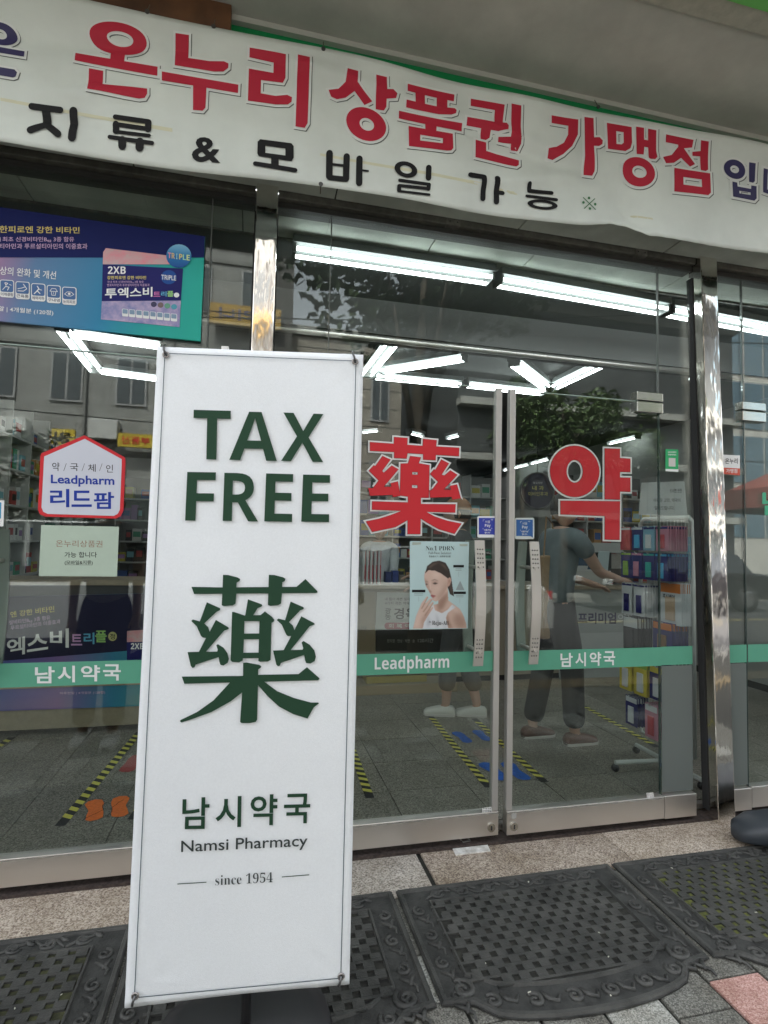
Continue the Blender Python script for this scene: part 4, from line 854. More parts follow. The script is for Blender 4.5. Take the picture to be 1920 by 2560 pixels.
# --- poster with the advertising photograph
po = card('face_poster', 'pale mint skincare poster of a dark haired woman beside the left handle', 'poster', GP, z1b, [(538, 1300), (1078, 1308), (1065, 2105), (527, 2115)], mat('poster_mint', (.50, .66, .66), .45, n=.03, ns=4), .001)
import numpy as np
def portrait():
    W_, H_ = 150, 222; x0, x1, y0, y1 = 532, 1072, 1306, 2108
    xs_ = np.linspace(x0, x1, W_); ys_ = np.linspace(y0, y1, H_); X, Y = np.meshgrid(xs_, ys_)
    img = np.empty((H_, W_, 3)); img[:] = (.50, .66, .66); img -= ((Y-y0)/(y1-y0)*.05)[..., None]
    def mask(p):
        m = np.zeros(X.shape, bool); n = len(p)
        for i in range(n):
            (ax, ay), (bx, by) = p[i], p[(i+1) % n]
            if ay == by: continue
            m ^= ((ay > Y) != (by > Y)) & (X < (bx-ax)*(Y-ay)/(by-ay)+ax)
        return m.astype(float)
    def blur(m, r):
        if r < .5: return m
        k = np.exp(-np.arange(-int(3*r), int(3*r)+1)**2/(2*r*r)); k /= k.sum()
        m = np.apply_along_axis(lambda v: np.convolve(v, k, 'same'), 0, m); return np.apply_along_axis(lambda v: np.convolve(v, k, 'same'), 1, m)
    clip = [None]
    def lay(p, c, r=.6, a=1.0, within=None):
        nonlocal img
        m = blur(mask(p), r)*a
        if within is not None: m = m*within
        img = img*(1-m[..., None])+np.array(c)*m[..., None]
    SK, SD, SL, HA = (.60, .42, .34), (.30, .17, .12), (.74, .58, .50), (.030, .019, .015)
    lay([(700, 1540), (740, 1495), (800, 1480), (860, 1500), (895, 1560), (915, 1640), (930, 1740), (942, 1812), (905, 1790), (870, 1700), (840, 1600), (760, 1560)], HA)
    neck = [(790, 1790), (880, 1700), (886, 1800), (890, 1850), (945, 1890), (1000, 1930), (1035, 1990), (1060, 2060), (1068, 2112), (830, 2112), (700, 2000), (745, 1890), (795, 1880)]
    nm = blur(mask(neck), .6); lay(neck, SK)
    lay([(780, 1880), (800, 1840), (860, 1790), (890, 1760), (888, 1830), (840, 1930), (790, 1950)], SD, 4, .85, nm)
    lay([(960, 1960), (1040, 1990), (1075, 2112), (980, 2112), (930, 2030)], SD, 6, .65, nm); lay([(880, 1960), (905, 2050), (935, 2112), (890, 2112), (868, 2030)], SD, 3, .8, nm)
    lay([(890, 1890), (960, 1920), (1010, 1960), (960, 1955)], SL, 4, .7, nm); lay([(770, 1935), (840, 1955), (900, 1925), (840, 1975)], SD, 2, .5, nm)
    top = [(700, 1960), (748, 1885), (765, 1940), (830, 1968), (885, 1935), (925, 1888), (958, 1912), (885, 1965), (868, 2010), (892, 2112), (645, 2112), (672, 2010)]
    tm = blur(mask(top), .6); lay(top, (.66, .68, .70))
    for p in ([(770, 1960), (800, 2020), (790, 2112), (775, 2112), (780, 2030)], [(840, 1975), (850, 2040), (872, 2112), (855, 2112)], [(700, 1975), (720, 2050), (700, 2112), (690, 2050)], [(925, 1890), (958, 1912), (930, 1920)]): lay(p, (.42, .44, .47), 3, .8, tm)
    face = [(663, 1640), (668, 1585), (700, 1550), (760, 1545), (830, 1580), (885, 1630), (880, 1720), (850, 1790), (805, 1845), (770, 1860), (742, 1845), (735, 1815), (705, 1760), (678, 1715)]
    fm = blur(mask(face), .5); lay(face, (.62, .44, .36), .5)
    lay([(880, 1650), (885, 1720), (850, 1795), (800, 1850), (770, 1862), (800, 1800), (850, 1720)], SD, 6, .75, fm)
    lay([(655, 1640), (685, 1660), (700, 1715), (735, 1800), (742, 1850), (700, 1770), (660, 1700)], SD, 3.5, .6, fm)
    lay([(740, 1590), (800, 1590), (815, 1630), (750, 1640)], SL, 6, .8, fm); lay([(765, 1710), (805, 1708), (805, 1750), (772, 1758)], SL, 6, .6, fm); lay([(717, 1680), (724, 1680), (722, 1752), (712, 1755)], SL, 1.5, .8, fm); lay([(755, 1835), (775, 1832), (775, 1850), (760, 1850)], SL, 3, .5, fm)
    for c_, rx, ry in (((762, 1684), 30, 15), ((684, 1690), 15, 12)): lay([(c_[0]+rx*math.cos(t), c_[1]+ry*math.sin(t)) for t in np.linspace(0, 6.2, 16)], (.34, .19, .15), 3.0, .7, fm)
    lay([(722, 1668), (760, 1652), (798, 1668), (760, 1660)], (.10, .06, .045), 1.0, .9, fm); lay([(668, 1678), (690, 1668), (702, 1680), (688, 1674)], (.10, .06, .045), .8, .9, fm)
    for p in ([(742, 1693), (762, 1680), (790, 1691), (765, 1702)], [(673, 1700), (686, 1692), (698, 1701), (685, 1707)]): lay(p, (.05, .035, .03), .7, .95)
    lay([(700, 1700), (712, 1745), (700, 1772), (722, 1778), (734, 1768), (722, 1762), (715, 1740)], SD, 1.2, .7, fm)
    lay([(720, 1802), (738, 1795), (750, 1799), (774, 1806), (750, 1824), (732, 1818)], (.38, .10, .10), .8, .95); lay([(722, 1806), (772, 1807), (748, 1810)], (.14, .03, .03), .5, .8)
    hair_ = [(670, 1600), (690, 1530), (740, 1490), (800, 1480), (860, 1500), (895, 1560), (912, 1640), (930, 1740), (942, 1812), (905, 1790), (880, 1710), (882, 1645), (820, 1600), (760, 1572), (700, 1570)]
    hm_ = blur(mask(hair_), .6); lay(hair_, HA)
    for p in ([(700, 1540), (745, 1505), (805, 1495), (755, 1518), (712, 1550)], [(800, 1503), (850, 1520), (880, 1575), (842, 1535)], [(905, 1650), (920, 1740), (930, 1795), (910, 1735)]): lay(p, (.12, .085, .065), 2.2, .9, hm_)
    lay([(878, 1650), (903, 1633), (916, 1662), (902, 1708), (882, 1724)], (.55, .34, .27), .7); lay([(887, 1660), (900, 1652), (905, 1672), (892, 1700)], SD, 1.2, .7)
    hand = [(560, 2112), (590, 1990), (618, 1925), (640, 1872), (690, 1808), (702, 1820), (668, 1880), (728, 1826), (742, 1840), (695, 1905), (745, 1858), (752, 1872), (715, 1935), (745, 1905), (748, 1920), (700, 1990), (665, 2050), (650, 2112)]
    hd_ = blur(mask(hand), .5); lay(hand, (.62, .44, .36), .5)
    for a_, b_ in (((700, 1822), (640, 1925)), ((740, 1842), (655, 1955)), ((750, 1874), (670, 1990))):
        nx, ny = -(b_[1]-a_[1]), b_[0]-a_[0]; q = math.hypot(nx, ny); nx, ny = nx/q*5, ny/q*5; lay([(a_[0]+nx, a_[1]+ny), (b_[0]+nx, b_[1]+ny), (b_[0]-nx, b_[1]-ny), (a_[0]-nx, a_[1]-ny)], SD, .9, .75, hd_)
    lay([(640, 2112), (640, 2020), (690, 1960), (740, 1915), (700, 1995), (660, 2060), (655, 2112)], SD, 3.5, .6, hd_); lay([(580, 2080), (605, 1990), (630, 1930), (620, 2000), (600, 2090)], SL, 4, .6, hd_)
    return W_, H_, xs_, ys_, np.clip(img, 0, 1)
W_, H_, xs_, ys_, img = portrait()
pv = []
cq = [Vector(GP.loc(*z1b(p))) for p in ((532, 1306), (1072, 1312), (1060, 2102), (532, 2108))]
for j in range(H_):
    for i in range(W_):
        a, b = i/(W_-1), j/(H_-1); p = cq[0]*(1-a)*(1-b)+cq[1]*a*(1-b)+cq[2]*a*b+cq[3]*(1-a)*b; pv.append(GP.w(p.x, p.y, .0013))
pq = MB().add(pv, [(j*W_+i, (j+1)*W_+i, (j+1)*W_+i+1, j*W_+i+1) for j in range(H_-1) for i in range(W_-1)])
pm = mat('portrait_print', (.5, .5, .5), .4); ca_ = pm.node_tree.nodes.new('ShaderNodeVertexColor'); ca_.layer_name = 'print'; pm.node_tree.links.new(ca_.outputs[0], pm.node_tree.nodes['Principled BSDF'].inputs['Base Color'])
pob = pq.build('portrait', pm, po); at_ = pob.data.attributes.new('print', 'FLOAT_COLOR', 'POINT')
at_.data.foreach_set('color', np.concatenate([img.reshape(-1, 3), np.ones((W_*H_, 1))], 1).ravel())
L_ = .0018
letter(GP, z1b, srf('No.1 PDRN'), (680, 1345, 942, 1386), M_black, po, -.012, L_+.0005)
gi = mat('poster_grey_ink', (.08, .1, .1), .5)
letter(GP, z1b, 'Full-Face Solution', (705, 1398, 912, 1420), gi, po, 0, L_+.0005)
letter(GP, z1b, '顔全体ケア / 全顔解決方案', (708, 1432, 908, 1450), gi, po, .01, L_+.0005)
letter(GP, z1b, srf('Reju-All'), (737, 2033, 888, 2082), M_black, po, -.006, L_+.0009); letter(GP, z1b, srf('Dr'), (708, 2036, 728, 2052), M_black, po, -.006, L_+.0009)
for x0, y0, x1, y1 in ((932, 1520, 1030, 1543), (552, 1748, 675, 1772), (936, 1765, 1048, 1788)):
    flat(po, GP, z1b, [[(x0, y0), (x1, y0), (x1, y1), (x0, y1)]], M_black, 'caption_bar', L_+.0002)
    b = MB()
    for yy in (y1+12, y1+26): lineseg(b, GP, z1b, (x0+20, yy), (x1-22, yy), .0012, L_+.0004)
    lineseg(b, GP, z1b, ((x0+x1)/2, y1+38), ((x0+x1)/2, y1+85), .0006, L_+.0004)
    b.build('caption_rule', gi, po)
flat(po, GP, z1b, [[(995, 1665), (955, 1750), (1035, 1752)]], mat('poster_grey', (.3, .36, .36), .5), 'print', L_+.0001)
for lp in ([(555, 1310), (635, 1312), (635, 1330), (553, 1337)], [(988, 1326), (1062, 1328), (1062, 1346), (992, 1346)]): flat(po, GP, z1b, [lp], mat('tape_olive', (.40, .46, .38), .4), 'tape', L_+.0012)
# --- pay stickers
def pay(label, z, x0, y0, x1, y1, blue):
    r_ = card('pay_sticker', label, 'sticker', GP, z, rrect(x0, y0, x1, y1, 14), M_white)
    w_, h_ = x1-x0, y1-y0
    flat(r_, GP, z, [[(x0+.07*w_, y0+.08*h_), (x0+.93*w_, y0+.09*h_), (x0+.93*w_, y0+.93*h_), (x0+.80*w_, y0+.86*h_), (x0+.07*w_, y0+.85*h_)]], blue, 'blue_field')
    letter(GP, z, '서울', (x0+.38*w_, y0+.20*h_, x0+.64*w_, y0+.33*h_), M_white, r_, .0, .0018)
    letter(GP, z, bold('Pay'), (x0+.37*w_, y0+.37*h_, x0+.66*w_, y0+.54*h_), M_white, r_, .0, .0018)
    letter(GP, z, '사용가능', (x0+.32*w_, y0+.60*h_, x0+.69*w_, y0+.69*h_), M_white, r_, .02, .0018); letter(GP, z, '합니다', (x0+.36*w_, y0+.73*h_, x0+.64*w_, y0+.81*h_), M_white, r_, .02, .0018)
    b = MB()
    for a, c_ in (((.28, .17), (.36, .17)), ((.28, .17), (.28, .25)), ((.28, .55), (.28, .62)), ((.74, .55), (.68, .60)), ((.66, .17), (.80, .17)), ((.73, .12), (.73, .22))):
        lineseg(b, GP, z, (x0+a[0]*w_, y0+a[1]*h_), (x0+c_[0]*w_, y0+c_[1]*h_), .0012, .0018)
    b.build('corner_mark', M_white, r_)
pay('deep blue pay sticker on the left main door, above the handle', z1b, 1155, 1070, 1338, 1268, mat('pay_blue', (.03, .05, .38), .45))
pay('lighter blue pay sticker on the right main door, above the handle', z2, 150, 780, 304, 950, mat('pay_blue_light', (.03, .13, .42), .45))
qs = card('green_sticker', 'small green notice sticker on the narrow pane right of the doors', 'sticker', GP, z2, [(1352, 232), (1453, 236), (1453, 415), (1350, 408)], mat('bright_green', (.02, .38, .13), .5))
flat(qs, GP, z2, [[(1376, 302), (1430, 304), (1430, 372), (1376, 370)]], mat('pale_panel', (.6, .58, .55), .5)); flat(qs, GP, z2, [[(1351, 390), (1453, 394), (1453, 414), (1351, 408)]], M_white)
letter(GP, z2, '네이버페이', (1370, 250, 1435, 264), M_white, qs, .02, .0018); letter(GP, z2, '주문하세요', (1370, 270, 1435, 284), M_white, qs, .02, .0018)
os_ = card('market_sticker', 'small white and red voucher sticker right of the leaning post', 'sticker', GP, DS, [(1562, 982), (1598, 984), (1598, 1027), (1562, 1024)], M_white)
flat(os_, GP, DS, [[(1562, 1010), (1598, 1012), (1598, 1027), (1562, 1024)]], mat('orange_red', (.6, .08, .04), .5)); letter(GP, DS, '온누리', (1566, 990, 1593, 1002), M_black, os_, .01, .0018); letter(GP, DS, '가맹점', (1568, 1013, 1592, 1022), M_white, os_, .01, .0018)
nr = root('green_letter_sticker', 'green Korean letter on the rightmost door, cut by the photo edge', 'sticker', (2.95, -.009, 1.6))
letter(GP, zR, '남', (1495, 105, 1700, 325), mat('letter_green', (.05, .40, .22), .5), nr, .03, .0005, 'letter')
# --- white lettering on the green film
def bandword(door_, z, items, lift=.0005, off=.022, pl=GP):
    for c_, q in items: letter(pl, z, c_, q, M_white, door_, off, lift, 'letter')
bandword(dL, z4, [(bold('Leadpharm'), [(107, 174), (458, 164), (458, 243), (107, 252)])], off=.0)
GPR = FP(-.0212)
bandword(dR, z4, [('남', (982, 155, 1040, 221)), ('시', (1052, 152, 1102, 218)), ('약', (1120, 150, 1174, 216)), ('국', (1185, 147, 1240, 213))], pl=GPR)
bandword(dA, z7, [('남', (258, 490, 403, 614)), ('시', (425, 484, 553, 607)), ('약', (597, 480, 738, 600)), ('국', (760, 474, 891, 594))])
gp_ = []

# ================================================================== INTERIOR: lights
M_tube = mat('tube_glow', (.90, .97, 1.0), .3, emit=3.6)
M_house = mat('lamp_housing', (.10, .11, .105), .5)
def lamp(p, q, label, zc=2.865, twin=True, dz=.0):
    a = fl(p[0]*1.15733, p[1]*1.15733, zc); b = fl(q[0]*1.15733, q[1]*1.15733, zc)
    d = b-a; L = d.length; dn = d.normalized(); s = Vector((-dn.y, dn.x, 0)); c = (a+b)/2
    r_ = root('fluorescent_lamp', label, 'ceiling lamp', c, 'fluorescent lamps on the shop ceiling')
    MB().obox(c+Vector((0, 0, .045)), d, s, (0, 0, 1), L/2+.02, .062, .02).build('housing', M_house, r_)
    for k in ((-1, 1) if twin else (0,)):
        o = MB().tube([a+s*k*.042, b+s*k*.042], .0095, 10).build('tube', M_tube, r_, True)
    for e, sg_ in ((a, -1), (b, 1)):
        MB().obox(e+dn*sg_*.012+Vector((0, 0, .012)), d, s, (0, 0, 1), .008, .05, .03).build('end_cap', M_house, r_)
    return r_
LM = [((640, 545), (1055, 605), 'twin tube lamp just inside the glass above the tall sign'), ((1080, 611), (1430, 672), 'long twin tube lamp just inside the glass above the right door'), ((1447, 676), (1720, 726), 'twin tube lamp inside the glass behind the leaning post'),
      ((872, 712), (792, 812), 'slanting twin tube lamp right beside the tall sign'), ((828, 803), (1000, 776), 'lamp rising to the right above the left door'), ((1010, 833), (1170, 850), 'lamp low in the row just above the door tops'), ((812, 815), (992, 832), 'lamp ending behind the tall sign at door top height'),
      ((1112, 787), (1185, 842), 'twin lamp forming the left arm of the V above the right door'), ((1196, 838), (1312, 783), 'lamp forming the right arm of the V above the right door'), ((1318, 780), (1334, 773), 'tiny far lamp at the tip of the V shape'),
      ((152, 722), (345, 749), 'lamp just under the vitamin board'), ((135, 712), (206, 802), 'slanting twin lamp under the vitamin board'), ((216, 803), (345, 820), 'lamp left of the tall sign, lower one'), ((1450, 948), (1640, 903), 'far lamp row seen through the rightmost door')]
for a, b, l in LM: lamp(a, b, l)
for z, p, q, l in ((z2, (70, 402), (270, 355), 'far lamp behind the letter stickers, nearest the door stile'), (z2, (285, 350), (430, 312), 'far lamp just left of the red round letter'), (z2, (910, 190), (1125, 140), 'far lamp above the red letter on the right door'), (z2, (1265, 215), (1400, 185), 'far lamp at the green sticker, left piece'),
                   (z1b, (105, 300), (250, 285), 'short far lamp above the Chinese character, at left'), (z1b, (530, 308), (640, 335), 'short far lamp above the Chinese character, in the middle'), (z1b, (890, 355), (1000, 328), 'short far lamp above the Chinese character, at right')):
    a = z(p); b = z(q); lamp((a[0]/1.15733, a[1]/1.15733), (b[0]/1.15733, b[1]/1.15733), l, 2.865, False)
cm = root('dome_camera', 'small dome camera on the shop ceiling between the lamps', 'camera', fl(1188*1.157, 835*1.157, 2.85))
c = fl(1188*1.157, 838*1.157, 2.86)
MB().tube([c+Vector((0, 0, .11)), c+Vector((0, 0, .03))], [.05, .05], 16).build('mount', M_white, cm, True)
MB().tube([c+Vector((0, 0, .03)), c+Vector((0, 0, .0)), c+Vector((0, 0, -.03)), c+Vector((0, 0, -.042))], [.045, .045, .03, .008], 16).build('dome', mat('dome_black', (.02, .02, .02), .1), cm, True)

# ================================================================== floor tapes and footprints
M_ty = mat('tape_yellow', (.58, .54, .08), .5, n=.08, ns=60); M_tk = mat('tape_black', (.012, .012, .012), .5)
def tape(p, q, label, wd=.048):
    a, b = fl(*p, .0), fl(*q, .0); d = b-a; L = d.length; dn = d.normalized(); s = Vector((-dn.y, dn.x, 0))
    r_ = root('hazard_tape', label, 'floor tape', (a+b)/2, 'striped tapes on the shop floor')
    MB().add([a+s*wd/2+Vector((0, 0, .0015)), a-s*wd/2+Vector((0, 0, .0015)), b-s*wd/2+Vector((0, 0, .0015)), b+s*wd/2+Vector((0, 0, .0015))], [(3, 2, 1, 0), (0, 1, 2, 3)][:1]).build('tape_backing', M_tk, r_)
    t = .012
    while t < L-.05:
        v = [a+dn*t+s*wd/2, a+dn*(t+.036)+s*wd/2, a+dn*(t+.036-.026)-s*wd/2, a+dn*(t-.026)-s*wd/2]
        v = [x+Vector((0, 0, .0022)) for x in v]
        if t-.026 > 0: MB().add(v, [(0, 1, 2, 3)]).build('yellow_stripe', M_ty, r_)
        t += .075
for p, q, l in (((z7((405, 1668))[0]+12, z7((405, 1668))[1]), (z7((1030, 975))), 'yellow and black tape left of the orange footprints'), (z4((645, 790)), z4((370, 455)), 'yellow and black tape left of the blue footprints'), (z4((910, 765)), z4((575, 465)), 'yellow and black tape right of the blue footprints'),
               (z4((85, 840)), z4((-40, 500)), 'yellow and black tape against the right edge of the tall sign'), (z4((1440, 600)), z4((1090, 405)), 'yellow and black tape leading to the goods rack'), (z7((-60, 1110)), z7((90, 1015)), 'short piece of striped tape at the left photo edge'), (z7((975, 1620)), z7((1300, 1150)), 'striped tape half hidden behind the left edge of the sign')):
    tape(p, q, l)
def footprint(c, m, label, ang, flip=1, sc_=1.0):
    pts = [(-.02, -.13), (.02, -.135), (.045, -.11), (.04, -.05), (.032, .0), (.045, .05), (.055, .09), (.04, .125), (.0, .14), (-.035, .12), (-.045, .07), (-.04, .0), (-.045, -.06), (-.042, -.11)]
    ca, sa = math.cos(ang), math.sin(ang)
    v = [Vector((c.x+(x*flip*ca-y*sa)*sc_, c.y+(x*flip*sa+y*ca)*sc_, .0026)) for x, y in pts]
    tris = tessellate_polygon([v]); o = MB().add(v, [t for t in tris]).build('footprint_sticker', m); tag(o, label, 'floor sticker'); return o
M_or = mat('orange_sticker', (.75, .16, .02), .5, n=.15, ns=60); M_bs = mat('blue_floor_sticker', (.01, .10, .42), .5, n=.3, ns=50)
of1 = footprint(fl(*z7((700, 1550))), M_or, 'cracked orange footprint sticker, the left of the pair', .22, -1, .88); of2 = footprint(fl(*z7((882, 1525))), M_or, 'orange footprint sticker, the right of the pair beside the sign', .22, 1, .88)
footprint(fl(*z4((520, 553))), M_bs, 'faded blue footprint sticker at the back left', .05, -1, .85); footprint(fl(*z4((612, 545))), M_bs, 'faded blue footprint sticker at the back right', .05, 1, .85)
footprint(fl(*z4((668, 713))), M_bs, 'bright blue footprint sticker left of the door stiles', .05, -1); footprint(fl(*z4((768, 712))), M_bs, 'bright blue footprint sticker right of the door stiles', .05)
footprint(fl(*z7((975, 1205))), mat('red_floor_sticker', (.30, .03, .03), .5), 'dull red footprint sticker beside the sign edge', -.1)
for o, base in ((of1, z7((700, 1550))), (of2, z7((882, 1525)))):
    c = fl(*base); b = MB(); rnd = random.Random(int(base[0]))
    x, y = c.x-.03, c.y-.11
    pts = []
    for k in range(8): pts.append((x, y, .0032)); x += rnd.uniform(-.012, .024); y += .026
    for a, d in zip(pts[:-1], pts[1:]):
        dv = Vector(d)-Vector(a); s = Vector((-dv.y, dv.x, 0)).normalized()*.0016; b.add([Vector(a)+s, Vector(a)-s, Vector(d)-s, Vector(d)+s], [(0, 1, 2, 3)])
    b.build('crack', M_dark, o)

# ================================================================== counters
CY = 2.70
ctz = at(900*1.157, 1264*1.157, CY).z
def boxthing(name, label, cat, m, x0, x1, y0, y1, z0, z1, group=None, bev=0):
    return tag(MB().box(x0, x1, y0, y1, z0, z1).build(name, m, None, bevel=bev), label, cat, group)
ct = root('service_counter', 'long beige service counter with posters on its front, behind the main doors', 'counter', (1.9, 3, 0))
M_top = mat('counter_top', (.30, .25, .18), .4, n=.1, ns=12); M_cb = mat('counter_body', (.22, .19, .14), .6)
MB().box(.1, 3.9, CY+.02, CY+.60, .06, ctz-.04).build('counter_body', M_cb, ct); MB().box(.06, 3.94, CY-.03, CY+.64, ctz-.04, ctz).build('counter_top', M_top, ct, bevel=.006)
MB().box(.14, 3.86, CY+.06, CY+.56, 0, .059).build('plinth', M_dark, ct)
CP = FP(CY+.012)
def panel(pl, z, q, m, parent, name='panel', th=.004): 
    lo = [pl.loc(*z(p)) for p in q]; return MB().add([pl.w(a, b, 0) for a, b in lo]+[pl.w(a, b, th) for a, b in lo], [(7, 6, 5, 4), (0, 1, 2, 3)]+[(i, 4+i, 4+(i+1) % 4, (i+1) % 4) for i in range(4)]).build(name, m, parent)
cp1 = panel(CP, z1b, [(230, 1772), (640, 1776), (640, 2120), (215, 2125)], mat('grey_poster', (.40, .41, .39), .5, n=.06, ns=6), ct, 'poster')
letter(CP, z1b, '내 몸이 예쁜 일자리', (302, 1820, 560, 1848), M_black, cp1, .0, .005); letter(CP, z1b, '4가지 귀한 약재를', (302, 1858, 560, 1886), M_black, cp1, .0, .005)
letter(CP, z1b, '광', (302, 1915, 360, 1965), M_black, cp1, .01, .005); letter(CP, z1b, '동', (302, 1968, 358, 2025), M_black, cp1, .01, .005); letter(CP, z1b, '경옥고', (385, 1915, 700, 2020), M_black, cp1, .02, .005)
flat(cp1, CP, z1b, [rrect(298, 2050, 640, 2112, 28)], mat('maroon_pill', (.28, .05, .07), .5), 'pill', .005); letter(CP, z1b, '회 복 력', (335, 2062, 530, 2100), mat('pill_text', (.5, .45, .4), .5), cp1, .01, .006)
cp2 = panel(CP, z4, [(112, 47), (600, 42), (600, 150), (112, 150)], mat('black_poster', (.02, .02, .018), .4), ct, 'poster'); letter(CP, z4, '120시간', (310, 86, 383, 106), mat('poster_grey_text', (.3, .3, .28), .5), cp2, .0, .005); letter(CP, z4, '편지함 · 면상 · 박면 · 솔', (165, 90, 295, 106), mat('poster_grey_text', (0, 0, 0)), cp2, 0, .005)
cp3 = panel(CP, z1b, [(70, 1770), (212, 1772), (212, 2480), (60, 2490)], mat('kraft_panel', (.20, .16, .10), .6), ct, 'poster'); letter(CP, z1b, '니다', (60, 2080, 135, 2120), M_black, cp3, 0, .005)
cp4 = panel(CP, z2, [(490, 1345), (1195, 1345), (1195, 2270), (505, 2270)], mat('frost_poster', (.33, .35, .34), .35, n=.05, ns=3), ct, 'poster')
flat(cp4, CP, z2, [[(622, 1490), (1045, 1480), (1045, 1690), (618, 1700)]], mat('poster_square', (.25, .27, .26), .5), 'print', .005)
lt = mat('poster_pale_text', (.52, .54, .54), .5)
letter(CP, z2, '세요', (495, 1535, 612, 1620), lt, cp4, .01, .006); letter(CP, z2, '프리미엄', (650, 1535, 955, 1625), mat('poster_navy_text', (.004, .004, .05), .7, spec=.1), cp4, .03, .006); letter(CP, z2, '의', (965, 1545, 1030, 1620), lt, cp4, .01, .006); letter(CP, z2, '차이', (1058, 1528, 1190, 1618), lt, cp4, .01, .006)
for i in range(3): MB().box(1.2+.0*i, 1.75, CY-.18, CY-.02, .10+i*.09, .17+i*.09).build('box', None) if False else None
for i in range(3):
    p = fl(*z4((270, 300)), 0)
    boxthing('flat_box', 'flat box with yellow edge, %s of the low stack by the counter' % ('lowest', 'middle', 'topmost')[i], 'box', mat('yellow_edge', (.32, .26, .06), .5) if i != 1 else M_white, 1.05, 1.62, CY-.24, CY-.04, .09+i*.075, .15+i*.075, 'flat boxes at the counter foot')
boxthing('low_platform', 'low pale platform at the foot of the counter', 'platform', mat('platform', (.25, .22, .16), .6), .1, 1.9, CY-.3, CY-.02, 0, .085)
# things on the counter
rnd = random.Random(11)
M_wb = mat('white_box', (.5, .5, .5), .5); M_rs = mat('red_spine', (.45, .04, .05), .5)
for i, xx in enumerate((95, 130, 165, 202, 237)):
    p = at(*z1b((xx, 1675)), CY+.05); q = at(*z1b((xx+31, 1675)), CY+.05); t = at(*z1b((xx, 1388)), CY+.05)
    o = boxthing('medicine_box', 'upright white box with red spine print on the counter, %s from the sign' % ('first', 'second', 'third', 'fourth', 'fifth')[i], 'box', M_wb, p.x, q.x-.004, CY+.05, CY+.25, ctz, t.z, 'white boxes with red spines')
    MB().box(p.x+.02, p.x+.03, CY+.0482, CY+.0495, ctz+.05, t.z-.14).build('spine_print', M_rs, o); MB().box(q.x-.010, q.x-.0055, CY+.0484, CY+.0496, ctz+.002, t.z-.002).build('edge_print', M_rs, o)
for i, (xx, yy, hh, cl_, nm) in enumerate(((310, 1580, 100, (.01, .02, .12), 'dark blue'), (375, 1582, 110, (.02, .04, .2), 'bright blue'), (440, 1588, 70, (.15, .13, .1), 'brown'))):
    p = at(*z1b((xx, yy)), CY+.3); q = at(*z1b((xx+55, yy)), CY+.3)
    boxthing('small_box', '%s small box on the counter left of the face poster' % nm, 'box', mat('cbox_%d' % i, cl_, .5), p.x, q.x, CY+.3, CY+.38, ctz, ctz+hh/3.686*5.6/1389*1.0)
bk = root('plastic_basket', 'white plastic basket of papers on the counter behind the right door', 'basket', (2.6, 2.9, ctz))
def bpx(z, p, Y): return at(*z(p), Y)
a, b = bpx(z2, (618, 1300), CY+.1), bpx(z2, (890, 1300), CY+.1); th = .17
M_bk = mat('basket_plastic', (.5, .5, .48), .4)
vs = []
for zz_, g in ((ctz+.0, .03), (ctz+.15, 0)):
    vs += [(a.x+g, CY+.05+g, zz_), (b.x-g, CY+.05+g, zz_), (b.x-g, CY+.33-g, zz_), (a.x+g, CY+.33-g, zz_)]
MB().add(vs, [(0, 3, 2, 1), (0, 1, 5, 4), (1, 2, 6, 5), (2, 3, 7, 6), (3, 0, 4, 7)]).build('tub', M_bk, bk).modifiers.new('t', 'SOLIDIFY').thickness = .004
MB().tube([vs[4], vs[5], vs[6], vs[7], vs[4]], .006, 6).build('tub_rim', M_bk, bk)
for i in range(5):
    x = a.x+.05+i*.045
    MB().obox((x, CY+.15+.02*i, ctz+.14), (1, .2*i-.3, .1), (0, 1, .0), (.1*i-.2, 0, 1), .03, .002, .06).build('paper', M_wb, bk)
hp = root('card_holder', 'white document stand with a slanted sheet on the counter', 'document stand', (2.75, 2.95, ctz))
p0, p1 = bpx(z2, (775, 1055), CY+.35), bpx(z2, (1005, 1055), CY+.35)
MB().box(p0.x, p1.x, CY+.34, CY+.36, p0.z-.0, p0.z+.11).build('header_card', mat('header_card', (.42, .43, .43), .4), hp); MB().box(p0.x+.05, p0.x+.22, CY+.33, CY+.37, ctz, p0.z).build('stand_body', M_dark, hp)
MB().obox(((p0.x+p1.x)/2-.10, CY+.30, ctz+.2), (1, 0, 0), (0, 1, .3), (.25, .2, 1), .07, .004, .17).build('sheet', mat('sheet_blue_white', (.42, .5, .52), .4), hp)
for i, (x0, x1, y0, y1, cl_, nm) in enumerate(((862, 1005, 1160, 1300, (.05, .04, .03), 'dark brown box'), (905, 1000, 1070, 1155, (.35, .33, .3), 'pale box on the dark brown box'), (1010, 1060, 1150, 1300, (.2, .15, .1), 'tan box'), (650, 760, 1080, 1180, (.02, .06, .12), 'blue black box behind the basket'))):
    p, q = bpx(z2, (x0, y1), CY+.42), bpx(z2, (x1, y0), CY+.42)
    boxthing('carton', '%s on the right part of the counter' % nm, 'box', mat('carton%d' % i, cl_, .6, n=.1), p.x, q.x, CY+.40, CY+.58, ctz if i != 1 else ctz+.165, max(q.z, ctz+.1) if i != 0 else ctz+.164)
